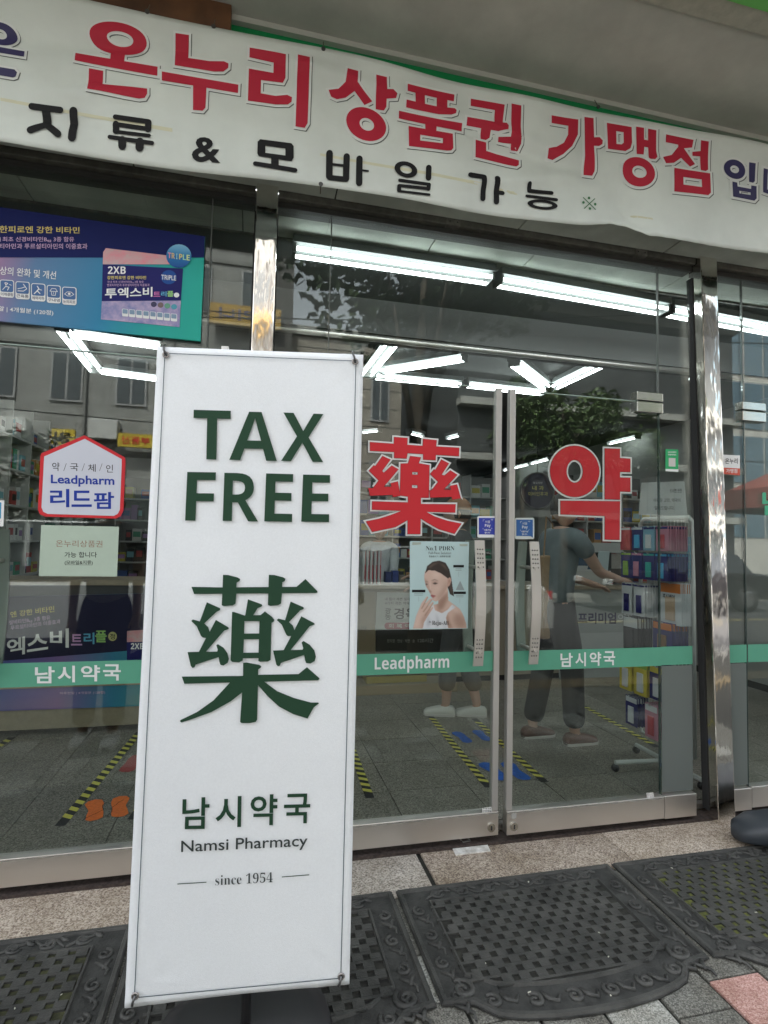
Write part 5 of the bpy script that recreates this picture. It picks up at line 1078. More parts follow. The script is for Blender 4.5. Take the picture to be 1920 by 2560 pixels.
# left stand with the second vitamin board
LY = 1.75; LP = FP(LY-.012)
lb = root('display_bench', 'low beige bench carrying the lower vitamin board, left of the sign', 'bench', (-1, 1.9, 0))
e0, e1 = fl(*z7((0, 975)), 0), at(*z7((0, 830)), LY)
MB().box(-2.6, .05, LY, LY+.45, .05, .33).build('bench_body', mat('bench_beige', (.24, .21, .14), .6, n=.1), lb); MB().box(-2.62, .07, LY-.02, LY+.47, .331, .36).build('bench_top', M_top, lb)
MB().box(-2.6, .05, LY+.12, LY+.45, .36, 1.02).build('cabinet', mat('cabinet_dark', (.04, .045, .05), .5), lb); MB().box(-2.65, .1, LY+.08, LY+.5, 1.021, 1.06).build('cabinet_top', M_top, lb)
v2 = root('lower_vitamin_board', 'lower vitamin advertising board behind the glass, partly hidden by the sign', 'poster', (-1, LY, .7))
lo = [LP.loc(*z7(p)) for p in [(-500, -10), (1500, -60), (1500, 765), (-500, 838)]]
MB().add([LP.w(a, b, 0) for a, b in lo]+[LP.w(a, b, -.008) for a, b in lo], [(3, 2, 1, 0), (4, 5, 6, 7)]+[(i, (i+1) % 4, 4+(i+1) % 4, 4+i) for i in range(4)]).build('board', gradient('lower_gradient', [(0, (.05, .10, .35)), (.4, (.22, .14, .34)), (.7, (.05, .22, .35)), (1, (.04, .3, .28))], LP.w(lo[3][0]+.3, lo[3][1]), LP.w(lo[2][0]-.3, lo[2][1])), v2)
flat(v2, LP, z7, [[(-500, -10), (1500, -60), (1500, 330), (-500, 490)]], mat('lower_navy', (.02, .02, .05), .6, spec=.15), 'navy_field', .001)
letter(LP, z7, '엔 강한 비타민', [(76, 86), (400, 42), (402, 88), (80, 130)], gold, v2, .012, .002); letter(LP, z7, '설비타민B₁₂ 3종 함유', [(65, 150), (370, 112), (372, 146), (68, 186)], pink, v2, .005, .002); letter(LP, z7, '푸르설티아민의 이중효과', [(78, 190), (445, 140), (447, 174), (80, 222)], pink, v2, .005, .002)
for c_, q, m_ in (('엑', [(50, 290), (185, 268), (185, 398), (55, 420)], M_white), ('스', [(198, 262), (355, 240), (355, 362), (200, 385)], M_white), ('비', [(368, 225), (508, 208), (508, 352), (370, 340)], M_white), ('트', (525, 252, 606, 335), mat('p1', (.55, .3, .55), .5)), ('리', (617, 240, 697, 325), mat('p2', (.1, .4, .6), .5)), ('플', (702, 225, 787, 312), mat('p3', (.3, .55, .15), .5))): letter(LP, z7, c_, q, m_, v2, .022, .002, 'letter')
flat(v2, LP, z7, [circ(830, 268, 32, 34)], mat('p4', (.5, .48, .2), .5), 'dot', .002); letter(LP, z7, '정', (812, 248, 850, 290), M_black, v2, .01, .003)
letter(LP, z7, '하루한알 | 4개월분 (120정)', [(440, 678), (775, 670), (775, 694), (440, 700)], pink, v2, .005, .002)
flat(v2, LP, z7, [[(938, 228), (1140, 215), (1140, 305), (936, 310)]], mat('pink_marble', (0, 0, 0)), 'pack_top', .002); flat(v2, LP, z7, [[(936, 311), (1140, 306), (1140, 470), (936, 470)]], mat('pack_navy', (0, 0, 0)), 'pack_front', .002); letter(LP, z7, bold('2XB'), (965, 318, 1062, 362), M_white, v2, 0, .003)

# ================================================================== shelving and boxes
PAL = [((.55, .55, .53), 'white'), ((.40, .34, .03), 'yellow'), ((.35, .04, .04), 'red'), ((.03, .08, .28), 'blue'), ((.04, .25, .14), 'green'), ((.02, .02, .02), 'black'), ((.25, .12, .3), 'purple'), ((.4, .2, .06), 'orange'), ((.15, .35, .4), 'teal')]
PM = [(mat('goods_%s' % n_, c_, .45), n_) for c_, n_ in PAL]
M_shf = mat('shelf_white', (.42, .42, .4), .5)
def shelving(label, gl_, origin, ux, uy, length, depth, zs, div, seed, weights, name_at):
    rnd = random.Random(seed); r_ = root('shelf_unit', label, 'shelf', origin, 'shelving in the shop'); O = Vector(origin); ux = Vector(ux); uy = Vector(uy)
    H = zs[-1]+.3
    for z in zs: MB().obox(O+ux*length/2+uy*depth/2+Vector((0, 0, z-.01)), ux, uy, (0, 0, 1), length/2, depth/2, .010).build('shelf_board', M_shf, r_)
    MB().obox(O+ux*length/2+uy*(depth+.012)+Vector((0, 0, H/2)), ux, uy, (0, 0, 1), length/2, .009, H/2).build('back_panel', mat('shelf_back', (.16, .16, .15), .7), r_)
    k = 0
    while k*div <= length+.001:
        MB().obox(O+ux*min(k*div, length)+uy*(depth/2+.001)+Vector((0, 0, H/2)), ux, uy, (0, 0, 1), .009, depth/2, H/2).build('upright', M_shf, r_); k += 1
    top = ('bottom', 'second', 'third', 'fourth', 'fifth', 'sixth', 'seventh', 'eighth')
    for si, z in enumerate(zs):
        t = .03
        while t < length-.16:
            wd = rnd.uniform(.06, .15); h = rnd.uniform(.10, .20); cm_, cn = rnd.choices(PM, weights)[0]
            if (t % div)+wd > div-.02: t = (int(t/div)+1)*div+.02; continue
            if rnd.random() < .12: t += wd; continue
            c = O+ux*(t+wd/2)+uy*(.09+rnd.uniform(0, .03))+Vector((0, 0, z+h/2))
            o = MB().obox(c, ux, uy, (0, 0, 1), wd/2-.002, .07, h/2).build('medicine_box', cm_)
            bay = ('first', 'second', 'third', 'fourth', 'fifth', 'sixth', 'seventh', 'eighth', 'ninth', 'tenth')[int(t/div)]; pc = PM[(si*3+int(t*20)) % len(PM)][1]
            tag(o, '%s %s box with %s print, %s bay, %s shelf, %s' % ('tall' if h > .165 else 'low' if h < .125 else 'wide' if wd > .11 else 'slim', cn, pc, bay, top[si], name_at), 'box', 'goods boxes on the %s' % name_at)
            fc = O+ux*(t+wd/2)+uy*(.019)+Vector((0, 0, z+h*.55))
            MB().obox(Vector((c.x, c.y, z+h*.55))-uy*.0706, ux, uy, (0, 0, 1), wd/2-.012, .0006, h*.22).build('box_print', PM[(si*3+int(t*20)) % len(PM)][0], o)
            t += wd+.006
shelving('tall white shelf unit along the left wall of the shop', '', (-2.1, 1.6, 0), (0, 1, 0), (-1, 0, 0), 3.6, .3, [.35, .68, 1.0, 1.32, 1.64, 1.96, 2.26], .45, 21, [6, 1, 2, 2, 2, 1, 1, 1, 2], 'left wall unit')
shelving('tall shelf unit across the back of the left bay, full of yellow and black boxes', '', (-1.75, 5.3, 0), (1, 0, 0), (0, 1, 0), 2.25, .3, [.5, .78, 1.05, 1.32, 1.60, 1.88], .45, 22, [2, 6, 1, 2, 1, 5, 1, 0, 1], 'back unit in the left bay')
shelving('wide shelf unit on the back wall behind the counter', '', (.7, 4.5, 0), (1, 0, 0), (0, 1, 0), 2.7, .3, [.9, 1.18, 1.46, 1.74, 2.02], .54, 23, [5, 1, 2, 2, 1, 3, 1, 1, 1], 'unit behind the counter')
shelving('shelf unit at the far right of the shop', '', (3.55, 3.6, 0), (1, 0, 0), (0, 1, 0), 1.5, .3, [.5, .8, 1.1, 1.4, 1.7, 2.0], .5, 24, [3, 1, 5, 2, 1, 1, 1, 2, 1], 'far right unit')
rs = root('round_sign', 'round dark clinic sign with yellow lettering hanging behind the right door', 'sign', (2.0, 3.2, 1.9))
RSP = FP(3.2); c0 = at(*z2((332, 565)), 3.2)
MB().tube([c0+Vector((0, .02, 0)), c0], .21, 40).build('disc', mat('sign_dark', (.012, .014, .03), .35), rs)
tp = [c0+Vector((.205*math.cos(t), -.004, .205*math.sin(t))) for t in [k*math.pi/24 for k in range(49)]]
MB().tube(tp, .008, 6, False).build('ring', mat('ring_grey', (.12, .12, .12), .4), rs)
yl = mat('sign_yellow', (.40, .36, .10), .5)
letter(RSP, z2, '내 과', (288, 525, 380, 560), yl, rs, .015, .005); letter(RSP, z2, '이비인후과', (255, 572, 412, 606), yl, rs, .01, .005); letter(RSP, z2, '약국처방', (292, 493, 370, 512), M_wb, rs, 0, .005)
MB().tube([c0+Vector((0, .01, .2)), (c0.x, c0.y+.01, 2.969)], .003, 6).build('cord', M_dark, rs)

# ================================================================== goods rack
XR, Y0, Y1 = 2.55, .25, .71
rk = root('goods_rack', 'white wire goods rack on wheels behind the right door', 'rack', (XR, .48, 0))
M_rk = mat('rack_white', (.50, .53, .50), .4)
zt_ = at(1735, 1292, Y0).z
MB().tube([(XR, Y0, .16), (XR, Y0, zt_-.03), (XR, Y0+.03, zt_), (XR, Y1-.03, zt_), (XR, Y1, zt_-.03), (XR, Y1, .16), (XR, Y0, .16)], .012, 8).build('frame', M_rk, rk, True)
wb = MB()
for i in range(1, 14): wb.tube([(XR, Y0+i*.03, .16), (XR, Y0+i*.03, zt_-.005)], .0018, 5)
for i in range(28): wb.tube([(XR, Y0, .2+i*.05), (XR, Y1, .2+i*.05)], .0018, 5)
tag(wb.build('wire_grid', M_rk, rk), kind='stuff')
MB().tube([(XR-.02, .48, .045), (XR-.02, .48, .30)], .013, 8).build('column', M_rk, rk)
fp_ = fl(*z4((1240, 675)), .05)
MB().tube([(fp_.x, fp_.y, .055), (XR+.12, .48, .055)], .014, 8).build('foot', M_rk, rk); MB().tube([(XR, Y0-.05, .055), (XR, Y1+.05, .055)], .014, 8).build('foot', M_rk, rk)
for q in ((fp_.x, fp_.y), (XR+.12, .48), (XR, Y0-.05), (XR, Y1+.05)):
    MB().tube([(q[0], q[1]-.012, .022), (q[0], q[1]+.012, .022)], .021, 14).build('castor', mat('castor_black', (.015, .015, .015), .4), rk, True)
def stack(z, y, n, w_, h_, m1, m2, label, hooklen=.17, sp=.020, th=.010, x0=None, blob=None, hdr=.3, words=None):
    hk = MB().tube([(XR, y, z), (XR-hooklen, y, z), (XR-hooklen-.01, y, z+.012)], .003, 6).build('hook', M_rk, rk)
    rnd = random.Random(int(z*100+y*31)); xs_ = XR-hooklen+.012
    proto = None
    for i in range(n):
        x = xs_+i*sp
        if x > XR-.015: break
        tl = rnd.uniform(-.006, .006)
        if proto is None:
            r_ = MB().box(-th*.2, th*.2, -w_/2, w_/2, -h_, .0).build('hanging_pack', m1)
            MB().box(-th*.2-.0006, -th*.2-.0001, -w_/2+.003, w_/2-.003, -h_*hdr, -.004).build('header', m2, r_)
            bb = MB(); bb.obox((-th*.2-.004, 0, -h_*.62), (1, 0, 0), (0, 1, 0), (0, 0, 1), .0045, w_*.22, h_*.28); bb.build('blister', blob or m2, r_, bevel=.002)
            if words:
                g_ = MB(); text(g_, Pl((-th*.2-.002, 0, 0), (0, -1, 0), (0, 0, 1)), ID, words, (0, 0, 1, 1)) if False else None
            proto = r_; ob = [r_]+list(r_.children)
            r_.location = (x, y+tl, z+.004)
        else:
            c = proto.copy(); COL.objects.link(c)
            for k in proto.children:
                d = k.copy(); COL.objects.link(d); d.parent = c
            c.location = (x, y+tl, z+.004); r_ = c
        a_, b_ = label.split(' on the ', 1)
        tag(r_, '%s, %s from front, %s' % (a_.replace('packs', 'pack').rstrip(','), ('first', 'second', 'third', 'fourth', 'fifth', 'sixth', 'seventh', 'eighth', 'ninth')[i], b_.replace(' of the wire rack', ' of rack')), 'goods pack', a_)
pk = lambda n_, c_: mat('pack_%s' % n_, c_, .35)
row = [1.50, 1.35, 1.185, 1.02]
NB, LB, PKc, TL_ = pk('navy', (.02, .03, .22)), pk('lightblue', (.2, .38, .5)), pk('pink', (.50, .20, .28)), pk('teal', (.03, .35, .30))
RD, GN, CY_, WH = pk('red', (.45, .04, .06)), pk('lime', (.25, .42, .05)), pk('cyan', (.05, .35, .6)), pk('white', (.6, .62, .64))
OR_, YE, VI = pk('orange', (.6, .17, .02)), pk('yellow', (.6, .48, .05)), pk('violet', (.16, .08, .3))
for y, a, b, c_, nm in ((.65, RD, WH, RD, 'red toothbrush packs'), (.54, NB, WH, CY_, 'navy toothbrush packs'), (.43, LB, NB, WH, 'light blue toothbrush packs'), (.32, PKc, NB, RD, 'pink toothbrush packs')):
    stack(1.505, y, 8, .10, .15, a, b, '%s on the top row of the wire rack' % nm, blob=c_, hdr=.12)
for y, a, b, nm in ((.65, NB, GN, 'navy packs with lime inlay'), (.54, NB, PKc, 'navy packs with pink inlay'), (.43, NB, TL_, 'navy packs with teal inlay'), (.32, NB, CY_, 'navy packs with cyan inlay')):
    stack(1.34, y, 8, .10, .165, a, b, '%s on the second row of the wire rack' % nm, blob=b, hdr=.1)
for y, nm in ((.64, 'rear'), (.52, 'front')):
    stack(1.14, y, 8, .10, .20, WH, NB, 'white and blue tube packs, %s hook, on the third row of the wire rack' % nm, blob=NB, hdr=.08)
stack(1.165, .33, 7, .17, .25, WH, OR_, 'white plaster packs with orange top on the front hook of the wire rack', hooklen=.10, sp=.013, blob=mat('pack_skin', (.5, .36, .25), .5), hdr=.24)
bpl = Pl((XR-.10+.012-.0035, .33, 1.169), (0, -1, 0), (0, 0, 1))
wd_ = MB(); vs_, fs_ = glyphs('후시케어', .02)
wd_.add([bpl.w(-.065+v[0]*.028, -.095+v[1]*.030, .0) for v in vs_], fs_)
tag(wd_.build('pack_label', M_black), 'printed product name on the front white and orange plaster pack', 'label')
stack(.925, .60, 6, .14, .22, M_black, WH, 'black sock packs on the fourth row of the wire rack', blob=M_dark, hdr=.3)
stack(.925, .36, 8, .16, .22, NB, OR_, 'blue and brown packs on the fourth row of the wire rack', hooklen=.13, blob=mat('pack_brown', (.2, .1, .03), .5), hdr=.2)
for y, nm in ((.65, 'far'), (.51, 'middle')): stack(.66, y, 5, .12, .21, YE, GN, 'yellow and green pouch packs, %s hook, on the fifth row of the wire rack' % nm, hooklen=.17, blob=WH, hdr=.2)
stack(.66, .36, 7, .13, .20, NB, YE, 'blue and yellow pouch packs on the fifth row of the wire rack', blob=WH, hdr=.2)
stack(.42, .60, 5, .11, .18, NB, WH, 'dark blue packs on the lowest row of the wire rack', blob=WH, hdr=.2); stack(.42, .42, 6, .11, .20, PKc, WH, 'pink packs on the lowest row of the wire rack', blob=RD, hdr=.2)
rp = root('paper_notice', 'white handwritten style notice standing on top of the wire rack', 'notice', (XR, .7, zt_))
NP = FP(.47)
panel(NP, zR, [(380, 25), (775, 12), (805, 335), (355, 320)], mat('notice_paper', (.42, .43, .42), .6, n=.03), rp, 'sheet', .002)
letter(NP, zR, '드시면 편한', (640, 80, 750, 118), M_black, rp, 0, .004); letter(NP, zR, '어려운 고민, 약국이', (490, 170, 735, 205), M_black, rp, 0, .004); letter(NP, zR, '덜어드립니다.', (500, 240, 680, 275), M_black, rp, 0, .004)
for x, nm in ((2.98, 'nearer'), (3.10, 'farther')):
    o = MB().box(x, x+.10, .75, .78, 1.16, 1.46).build('hanging_pouch', mat('pouch_blue', (.12, .36, .5), .3, n=.1, ns=20)); tag(o, 'tall light blue pouch behind the wire rack, %s of the two' % nm, 'goods pack')
    MB().box(x+.005, x+.095, .748, .7495, 1.17, 1.31).build('pouch_print', WH, o); MB().tube([(x+.05, .765, 1.46), (x+.05, .765, 2.969)], .0015, 5).build('string', M_wb, o)

# ================================================================== PEOPLE
def skin_mesh(name, m, pts, edges, rad, parent, sub=2, rt=0):
    me = bpy.data.meshes.new(name); me.from_pydata([tuple(p) for p in pts], edges, []); me.update()
    o = bpy.data.objects.new(name, me); COL.objects.link(o)
    md = o.modifiers.new('skin', 'SKIN'); md.use_smooth_shade = True
    sv = me.skin_vertices[0].data if me.skin_vertices else None
    if sv is None:
        bm = bmesh.new(); bm.from_mesh(me); bm.verts.layers.skin.verify(); bm.to_mesh(me); bm.free(); sv = me.skin_vertices[0].data
    for i, r_ in enumerate(rad): sv[i].radius = (r_, r_) if not isinstance(r_, tuple) else r_
    sv[rt].use_root = True
    o.modifiers.new('sub', 'SUBSURF').levels = sub; o.modifiers['sub'].render_levels = sub
    bpy.context.view_layer.update()
    em = bpy.data.meshes.new_from_object(o.evaluated_get(bpy.context.evaluated_depsgraph_get())); bpy.data.objects.remove(o); bpy.data.meshes.remove(me)
    o = bpy.data.objects.new(name, em); COL.objects.link(o); em.materials.clear(); em.materials.append(m)
    for p in em.polygons: p.use_smooth = True
    if parent is not None: o.parent = parent; o.matrix_parent_inverse = Matrix.Translation(parent.location).inverted()
    return o
M_sk = mat('skin', (.42, .26, .19), .55)
def person(label, base, face, feet, H=1.72, shirt=None, trousers=None, hands=((.25, .25, 1.0), (-.25, .25, 1.0)), shoe=None, hairm=None, cap=None, sleeve=.5, legs='long', coat=False, lean=0.0, bag=None):
    X, Y, Z = base; k = H/1.72; ca, sa = math.cos(face), math.sin(face)      # face 0 = looking along +y
    def W(x, y, z): return Vector((X+x*ca*k-y*sa*k, Y+x*sa*k+y*ca*k, Z+z*k))
    def D(x, y): return Vector((x*ca-y*sa, x*sa+y*ca, 0))
    r_ = root('person', label, 'person', (X, Y, Z))
    f1, f2 = [Vector((f[0], f[1], Z)) for f in feet]
    hip = W(0, 0, .93); ch = W(0, lean*.5, 1.25); sh = W(0, lean, 1.42); nk = W(0, lean*1.1+.005, 1.50); hd = W(0, lean*1.2+.02, 1.62)
    P = [hip, W(0, lean*.2, 1.08), ch, sh, nk]; E = [(0, 1), (1, 2), (2, 3), (3, 4)]; Rr = [(.105*k, .08*k), (.10*k, .075*k), (.12*k, .085*k), (.09*k, .075*k), .05*k]
    def add(p, r, par): P.append(p); Rr.append(r); E.append((par, len(P)-1)); return len(P)-1
    limbs = {}
    for s, f in ((1, f1), (-1, f2)):
        h = W(s*.09, 0, .88); an = f+Vector((0, 0, .085*k)); kn = (h+an)/2+D(0, .03)+Vector((0, 0, .02))
        a = add(h, .085*k, 0); b = add((h+kn)/2, .078*k, a); c = add(kn, .056*k, b); d = add((kn*.6+an*.4), .057*k, c); e = add(an, .036*k, d)
        t = f+D(0, .13*k)+Vector((0, 0, .028)); g = add(f+D(0, .02)+Vector((0, 0, .045)), .038*k, e); add(t, .028*k, g); limbs['L%d' % s] = (h, kn, an, f, t)
    for s, hnd in ((1, hands[0]), (-1, hands[1])):
        s0 = W(s*.19, lean, 1.405); hw = W(*hnd); el = (s0+hw)/2; d_ = (s0-hw).length; slack = max(0, (.56*k)**2-d_**2)**.5*.5
        el = el+Vector((0, 0, -slack*.8))+D(s*.1, -.25)*slack*.6
        a = add(W(s*.11, lean, 1.42), .065*k, 3); b = add(s0, .055*k, a); c = add((s0+el)/2, .046*k, b); d = add(el, .038*k, c); e = add(hw, .026*k, d); limbs['A%d' % s] = (s0, el, hw)
        dn = (hw-el).normalized(); sd_ = dn.cross(Vector((0, 0, 1)))
        sd_ = sd_.normalized() if sd_.length > .1 else D(1, 0)
        pa = add(hw+dn*.05*k, .026*k, e)
        for j in range(4):
            off = sd_*(j-1.5)*.018*k; u = add(hw+dn*.085*k+off, .0095, pa); v = add(hw+dn*(.125-.006*abs(j-1.3))*k+off*1.1+Vector((0, 0, -.008)), .0085, u); add(hw+dn*(.15-.010*abs(j-1.3))*k+off*1.1+Vector((0, 0, -.022)), .007, v)
        u = add(hw+dn*.045*k-sd_*s*.034*k, .011, pa); add(hw+dn*.085*k-sd_*s*.05*k, .008, u)
    skin_mesh('body', M_sk, P, E, Rr, r_)
    # head: ellipsoid with face features as one mesh
    b = MB(); nu, nv = 20, 14; vs = []
    for i in range(nv+1):
        ph = math.pi*i/nv
        for j in range(nu):
            th_ = 2*math.pi*j/nu; x = math.sin(ph)*math.sin(th_); y = math.sin(ph)*math.cos(th_); z = math.cos(ph)
            jaw = 1-.25*max(0, -z)**1.5; yy = y*.098*jaw+.01*max(0, y)*(1-abs(z)); xx = x*.078*jaw
            if abs(x) < .25 and y > .5: yy += .020*math.exp(-((z+.12)/.16)**2)*(1-abs(x)/.25)
            if .2 < abs(x) < .6 and y > .3: yy -= .008*math.exp(-((z-.08)/.12)**2)
            if y > .5 and abs(x) < .35: yy += .005*math.exp(-((z+.48)/.07)**2)
            vs.append(hd+D(xx*k, yy*k)+Vector((0, 0, z*.118*k)))
    fs = [(i*nu+j, i*nu+(j+1) % nu, (i+1)*nu+(j+1) % nu, (i+1)*nu+j) for i in range(nv) for j in range(nu)]
    hdo = b.add(vs, fs).build('head', M_sk, r_, True)
    for s in (1, -1):
        e_ = hd+D(s*.032*k, .088*k)+Vector((0, 0, .012*k)); MB().tube([e_-D(.012, 0)*k, e_+D(0, .003), e_+D(.012, 0)*k], [.002, .006, .002], 8).build('eye', mat('eye_dark', (.02, .015, .01), .2), hdo, True)
        ea = hd+D(s*.077*k, -.005)+Vector((0, 0, -.005)); MB().tube([ea+Vector((0, 0, .03)), ea+D(s*.012, -.01), ea+Vector((0, 0, -.03))], [.006, .011, .006], 8).build('ear', M_sk, hdo, True)
    MB().tube([hd+D(-.022*k, .09*k)+Vector((0, 0, -.055*k)), hd+D(0, .097*k)+Vector((0, 0, -.056*k)), hd+D(.022*k, .09*k)+Vector((0, 0, -.055*k))], [.002, .005, .002], 8).build('mouth', mat('lips', (.30, .11, .10), .5), hdo, True)
    hm = hairm or mat('hair_black', (.015, .012, .01), .5, n=.3, ns=80, bump=.4, bs=90)
    vs = []; nv2 = 9
    for i in range(nv2+1):
        ph = .001+math.pi*.60*i/nv2
        for j in range(nu):
            th_ = 2*math.pi*j/nu; x = math.sin(ph)*math.sin(th_); y = math.sin(ph)*math.cos(th_); z = math.cos(ph)
            if y > .3: z = max(z, .38+.05*math.sin(j*2.1))
            vs.append(hd+D(x*.086*k, (y*.104-.006)*k)+Vector((0, 0, z*.128*k)))
    MB().add(vs, [(i*nu+j, i*nu+(j+1) % nu, (i+1)*nu+(j+1) % nu, (i+1)*nu+j) for i in range(nv2) for j in range(nu)]).build('hair', hm, r_, True)
    if cap:
        vs = []
        for i in range(8):
            ph = math.pi*.5*i/7
            for j in range(nu): th_ = 2*math.pi*j/nu; vs.append(hd+D(math.sin(ph)*math.sin(th_)*.095*k, math.sin(ph)*math.cos(th_)*.115*k)+Vector((0, 0, (.035+math.cos(ph)*.11)*k)))
        co = MB().add(vs, [(i*nu+j, i*nu+(j+1) % nu, (i+1)*nu+(j+1) % nu, (i+1)*nu+j) for i in range(7) for j in range(nu)]).build('cap', cap, r_, True)
        MB().obox(hd+D(0, .15*k)+Vector((0, 0, .035*k)), D(1, 0), D(0, 1), (0, 0, 1), .065*k, .055*k, .004).build('cap_brim', cap, co, bevel=.003)
    # clothing
    sP = [W(0, 0, .85), W(0, lean*.2, 1.08), ch, sh, W(0, lean*1.05, 1.465)]; sE = [(0, 1), (1, 2), (2, 3), (3, 4)]; sR = [(.15*k, .118*k), (.142*k, .115*k), (.158*k, .125*k), (.115*k, .10*k), .06*k]
    if coat: sP[0] = W(0, 0, .55); sR[0] = (.19*k, .15*k)
    for s in (1, -1):
        s0, el, hw = limbs['A%d' % s]; i0 = len(sP); sP += [W(s*.11, lean, 1.415), s0, (s0+el)/2]; sR += [.085*k, .075*k, .064*k]; sE += [(3, i0), (i0, i0+1), (i0+1, i0+2)]
        if sleeve > .6: sP += [el, (hw+el)/2, hw]; sR += [.056*k, .05*k, .04*k]; sE += [(i0+2, i0+3), (i0+3, i0+4), (i0+4, i0+5)]
    skin_mesh('shirt' if not coat else 'coat', shirt, sP, sE, sR, r_)
    tP = [W(0, 0, 1.06), W(0, 0, .90)]; tE = [(0, 1)]; tR = [(.135*k, .105*k), (.14*k, .115*k)]
    for s in (1, -1):
        h, kn, an, f, t = limbs['L%d' % s]; i0 = len(tP)
        if legs != 'short': tP += [h+Vector((0, 0, -.04)), (h+kn)/2, kn, (kn+an)/2, an+Vector((0, 0, .02 if legs == 'long' else .10))]; tR += [.104*k, .10*k, .082*k, .078*k, .074*k]; tE += [(1, i0)]+[(i0+q, i0+q+1) for q in range(4)]
        else: tP += [h+Vector((0, 0, -.04)), (h+kn)/2, kn+Vector((0, 0, .02))]; tR += [.108*k, .105*k, .098*k]; tE += [(1, i0), (i0, i0+1), (i0+1, i0+2)]
    skin_mesh('trousers' if legs != 'short' else 'shorts', trousers, tP, tE, tR, r_)
    for s in (1, -1):
        h, kn, an, f, t = limbs['L%d' % s]; dv = D(0, 1)
        prof_ = [(-.075, .030, .055), (-.055, .040, .075), (0, .043, .085), (.06, .046, .072), (.12, .050, .055), (.16, .044, .044), (.178, .022, .03)]
        vs = []; n_ = 14
        for a_, hw_, ht in prof_:
            for q in range(n_):
                t_ = 2*math.pi*q/n_; c_ = math.cos(t_); s_ = math.sin(t_)
                vs.append(f+dv*a_+D(1, 0)*hw_*math.copysign(abs(c_)**.7, c_)+Vector((0, 0, ht*(.5+.5*math.copysign(abs(s_)**.6, s_))+.002)))
        fs = [(i*n_+q, i*n_+(q+1) % n_, (i+1)*n_+(q+1) % n_, (i+1)*n_+q) for i in range(len(prof_)-1) for q in range(n_)]+[tuple(range(n_))[::-1], tuple((len(prof_)-1)*n_+q for q in range(n_))]
        so_ = MB().add(vs, fs).build('shoe', shoe, r_, True)
        vs = [f+dv*a_+D(1, 0)*(hw_+.004)*sg_+Vector((0, 0, z_)) for z_ in (.001, .018) for sg_, seq in ((1, prof_), (-1, prof_[::-1])) for a_, hw_, ht in seq]
        m_ = len(prof_)*2; MB().add(vs, [tuple(range(m_, 2*m_)), tuple(range(m_))[::-1]]+[(i, (i+1) % m_, m_+(i+1) % m_, m_+i) for i in range(m_)]).build('sole', mat('sole', (.5, .48, .44), .6), so_)
    return r_
cloth = lambda n_, c_: mat('cloth_'+n_, c_, .85, n=.08, ns=14, bump=.25, bs=25)
M_clog = mat('white_clog', (.55, .55, .50), .5); M_clogb = mat('brown_clog', (.11, .05, .035), .5)
fa, fb_ = fl(*z4((425, 450)), 0), fl(*z4((590, 452)), 0)
person('customer in brown cap and dark jacket at the counter, white clogs showing under the poster', ((fa.x+fb_.x)/2+.0, (fa.y+fb_.y)/2+.05, 0), R(70), ((fb_.x, fb_.y), (fa.x+.03, fa.y)), 1.72, cloth('charcoal', (.03, .03, .032)), cloth('grey_denim', (.07, .07, .07)), ((.18, .35, 1.1), (-.2, .3, 1.05)), M_clog, cap=mat('cap_brown', (.20, .08, .02), .8, n=.1), sleeve=1, legs='crop')
fb1, fb2 = fl(*z4((1060, 585)), 0), fl(*z4((800, 575)), 0)
person('customer in grey T-shirt, black trousers and brown clogs reaching to the counter', (fb1.x-.14, fb1.y+.06, 0), R(-86), ((fb1.x-.02, fb1.y+.0), (fb2.x+.12, fb2.y+.08)), 1.74, cloth('blue_grey', (.11, .135, .145)), cloth('black', (.014, .014, .015)), ((.12, .48, 1.12), (-.14, .42, 1.08)), M_clogb, sleeve=.5, lean=.05)
bgp = root('tote_bag', 'long tan canvas bag hanging beside the customer in the grey shirt', 'bag', (2.0, 1.0, 1.0))
BPn = FP(1.0)
q_ = [at(*z2(p), 1.02) for p in ((350, 1085), (478, 1072), (478, 1200), (440, 1380), (420, 1560), (412, 1740), (352, 1745))]
n_ = len(q_); MB().add([p+Vector((0, -.04, 0)) for p in q_]+[p+Vector((0, .05, 0)) for p in q_], [tuple(range(n_)), tuple(range(n_, 2*n_))[::-1]]+[(i, n_+i, n_+(i+1) % n_, (i+1) % n_) for i in range(n_)]).build('bag_body', mat('tan_canvas', (.26, .16, .08), .8, n=.12, ns=20, bump=.3), bgp, bevel=.012)
MB().tube([q_[0]+Vector((.03, 0, 0)), q_[0]+Vector((.06, .02, .28)), q_[1]+Vector((-.0, .05, .22)), q_[1]], .006, 6).build('strap', mat('tan_canvas', (0, 0, 0)), bgp)
person('pharmacist in a white coat standing behind the counter near the white boxes', (at(*z1b((250, 1400)), 3.7).x, 3.7, 0), R(175), ((at(*z1b((250, 1400)), 3.7).x-.1, 3.7), (at(*z1b((250, 1400)), 3.7).x+.1, 3.7)), 1.60, cloth('white_coat', (.5, .52, .54)), cloth('black', (0, 0, 0)), ((.15, .3, 1.12), (-.12, .32, 1.12)), M_clogb, sleeve=1, coat=True)
pxx = fl(*z7((790, 985)), GZ)
person('passer-by in grey shirt and navy trousers on the pavement, mirrored in the left door', (-.98, -1.72, GZ), R(0), ((-.90, -1.70), (-1.10, -1.74)), 1.76, cloth('pale_grey', (.16, .16, .165)), cloth('navy', (.008, .012, .04)), ((.2, .05, .85), (-.2, .05, .85)), mat('white_trainer', (.6, .6, .6), .5), sleeve=.5)

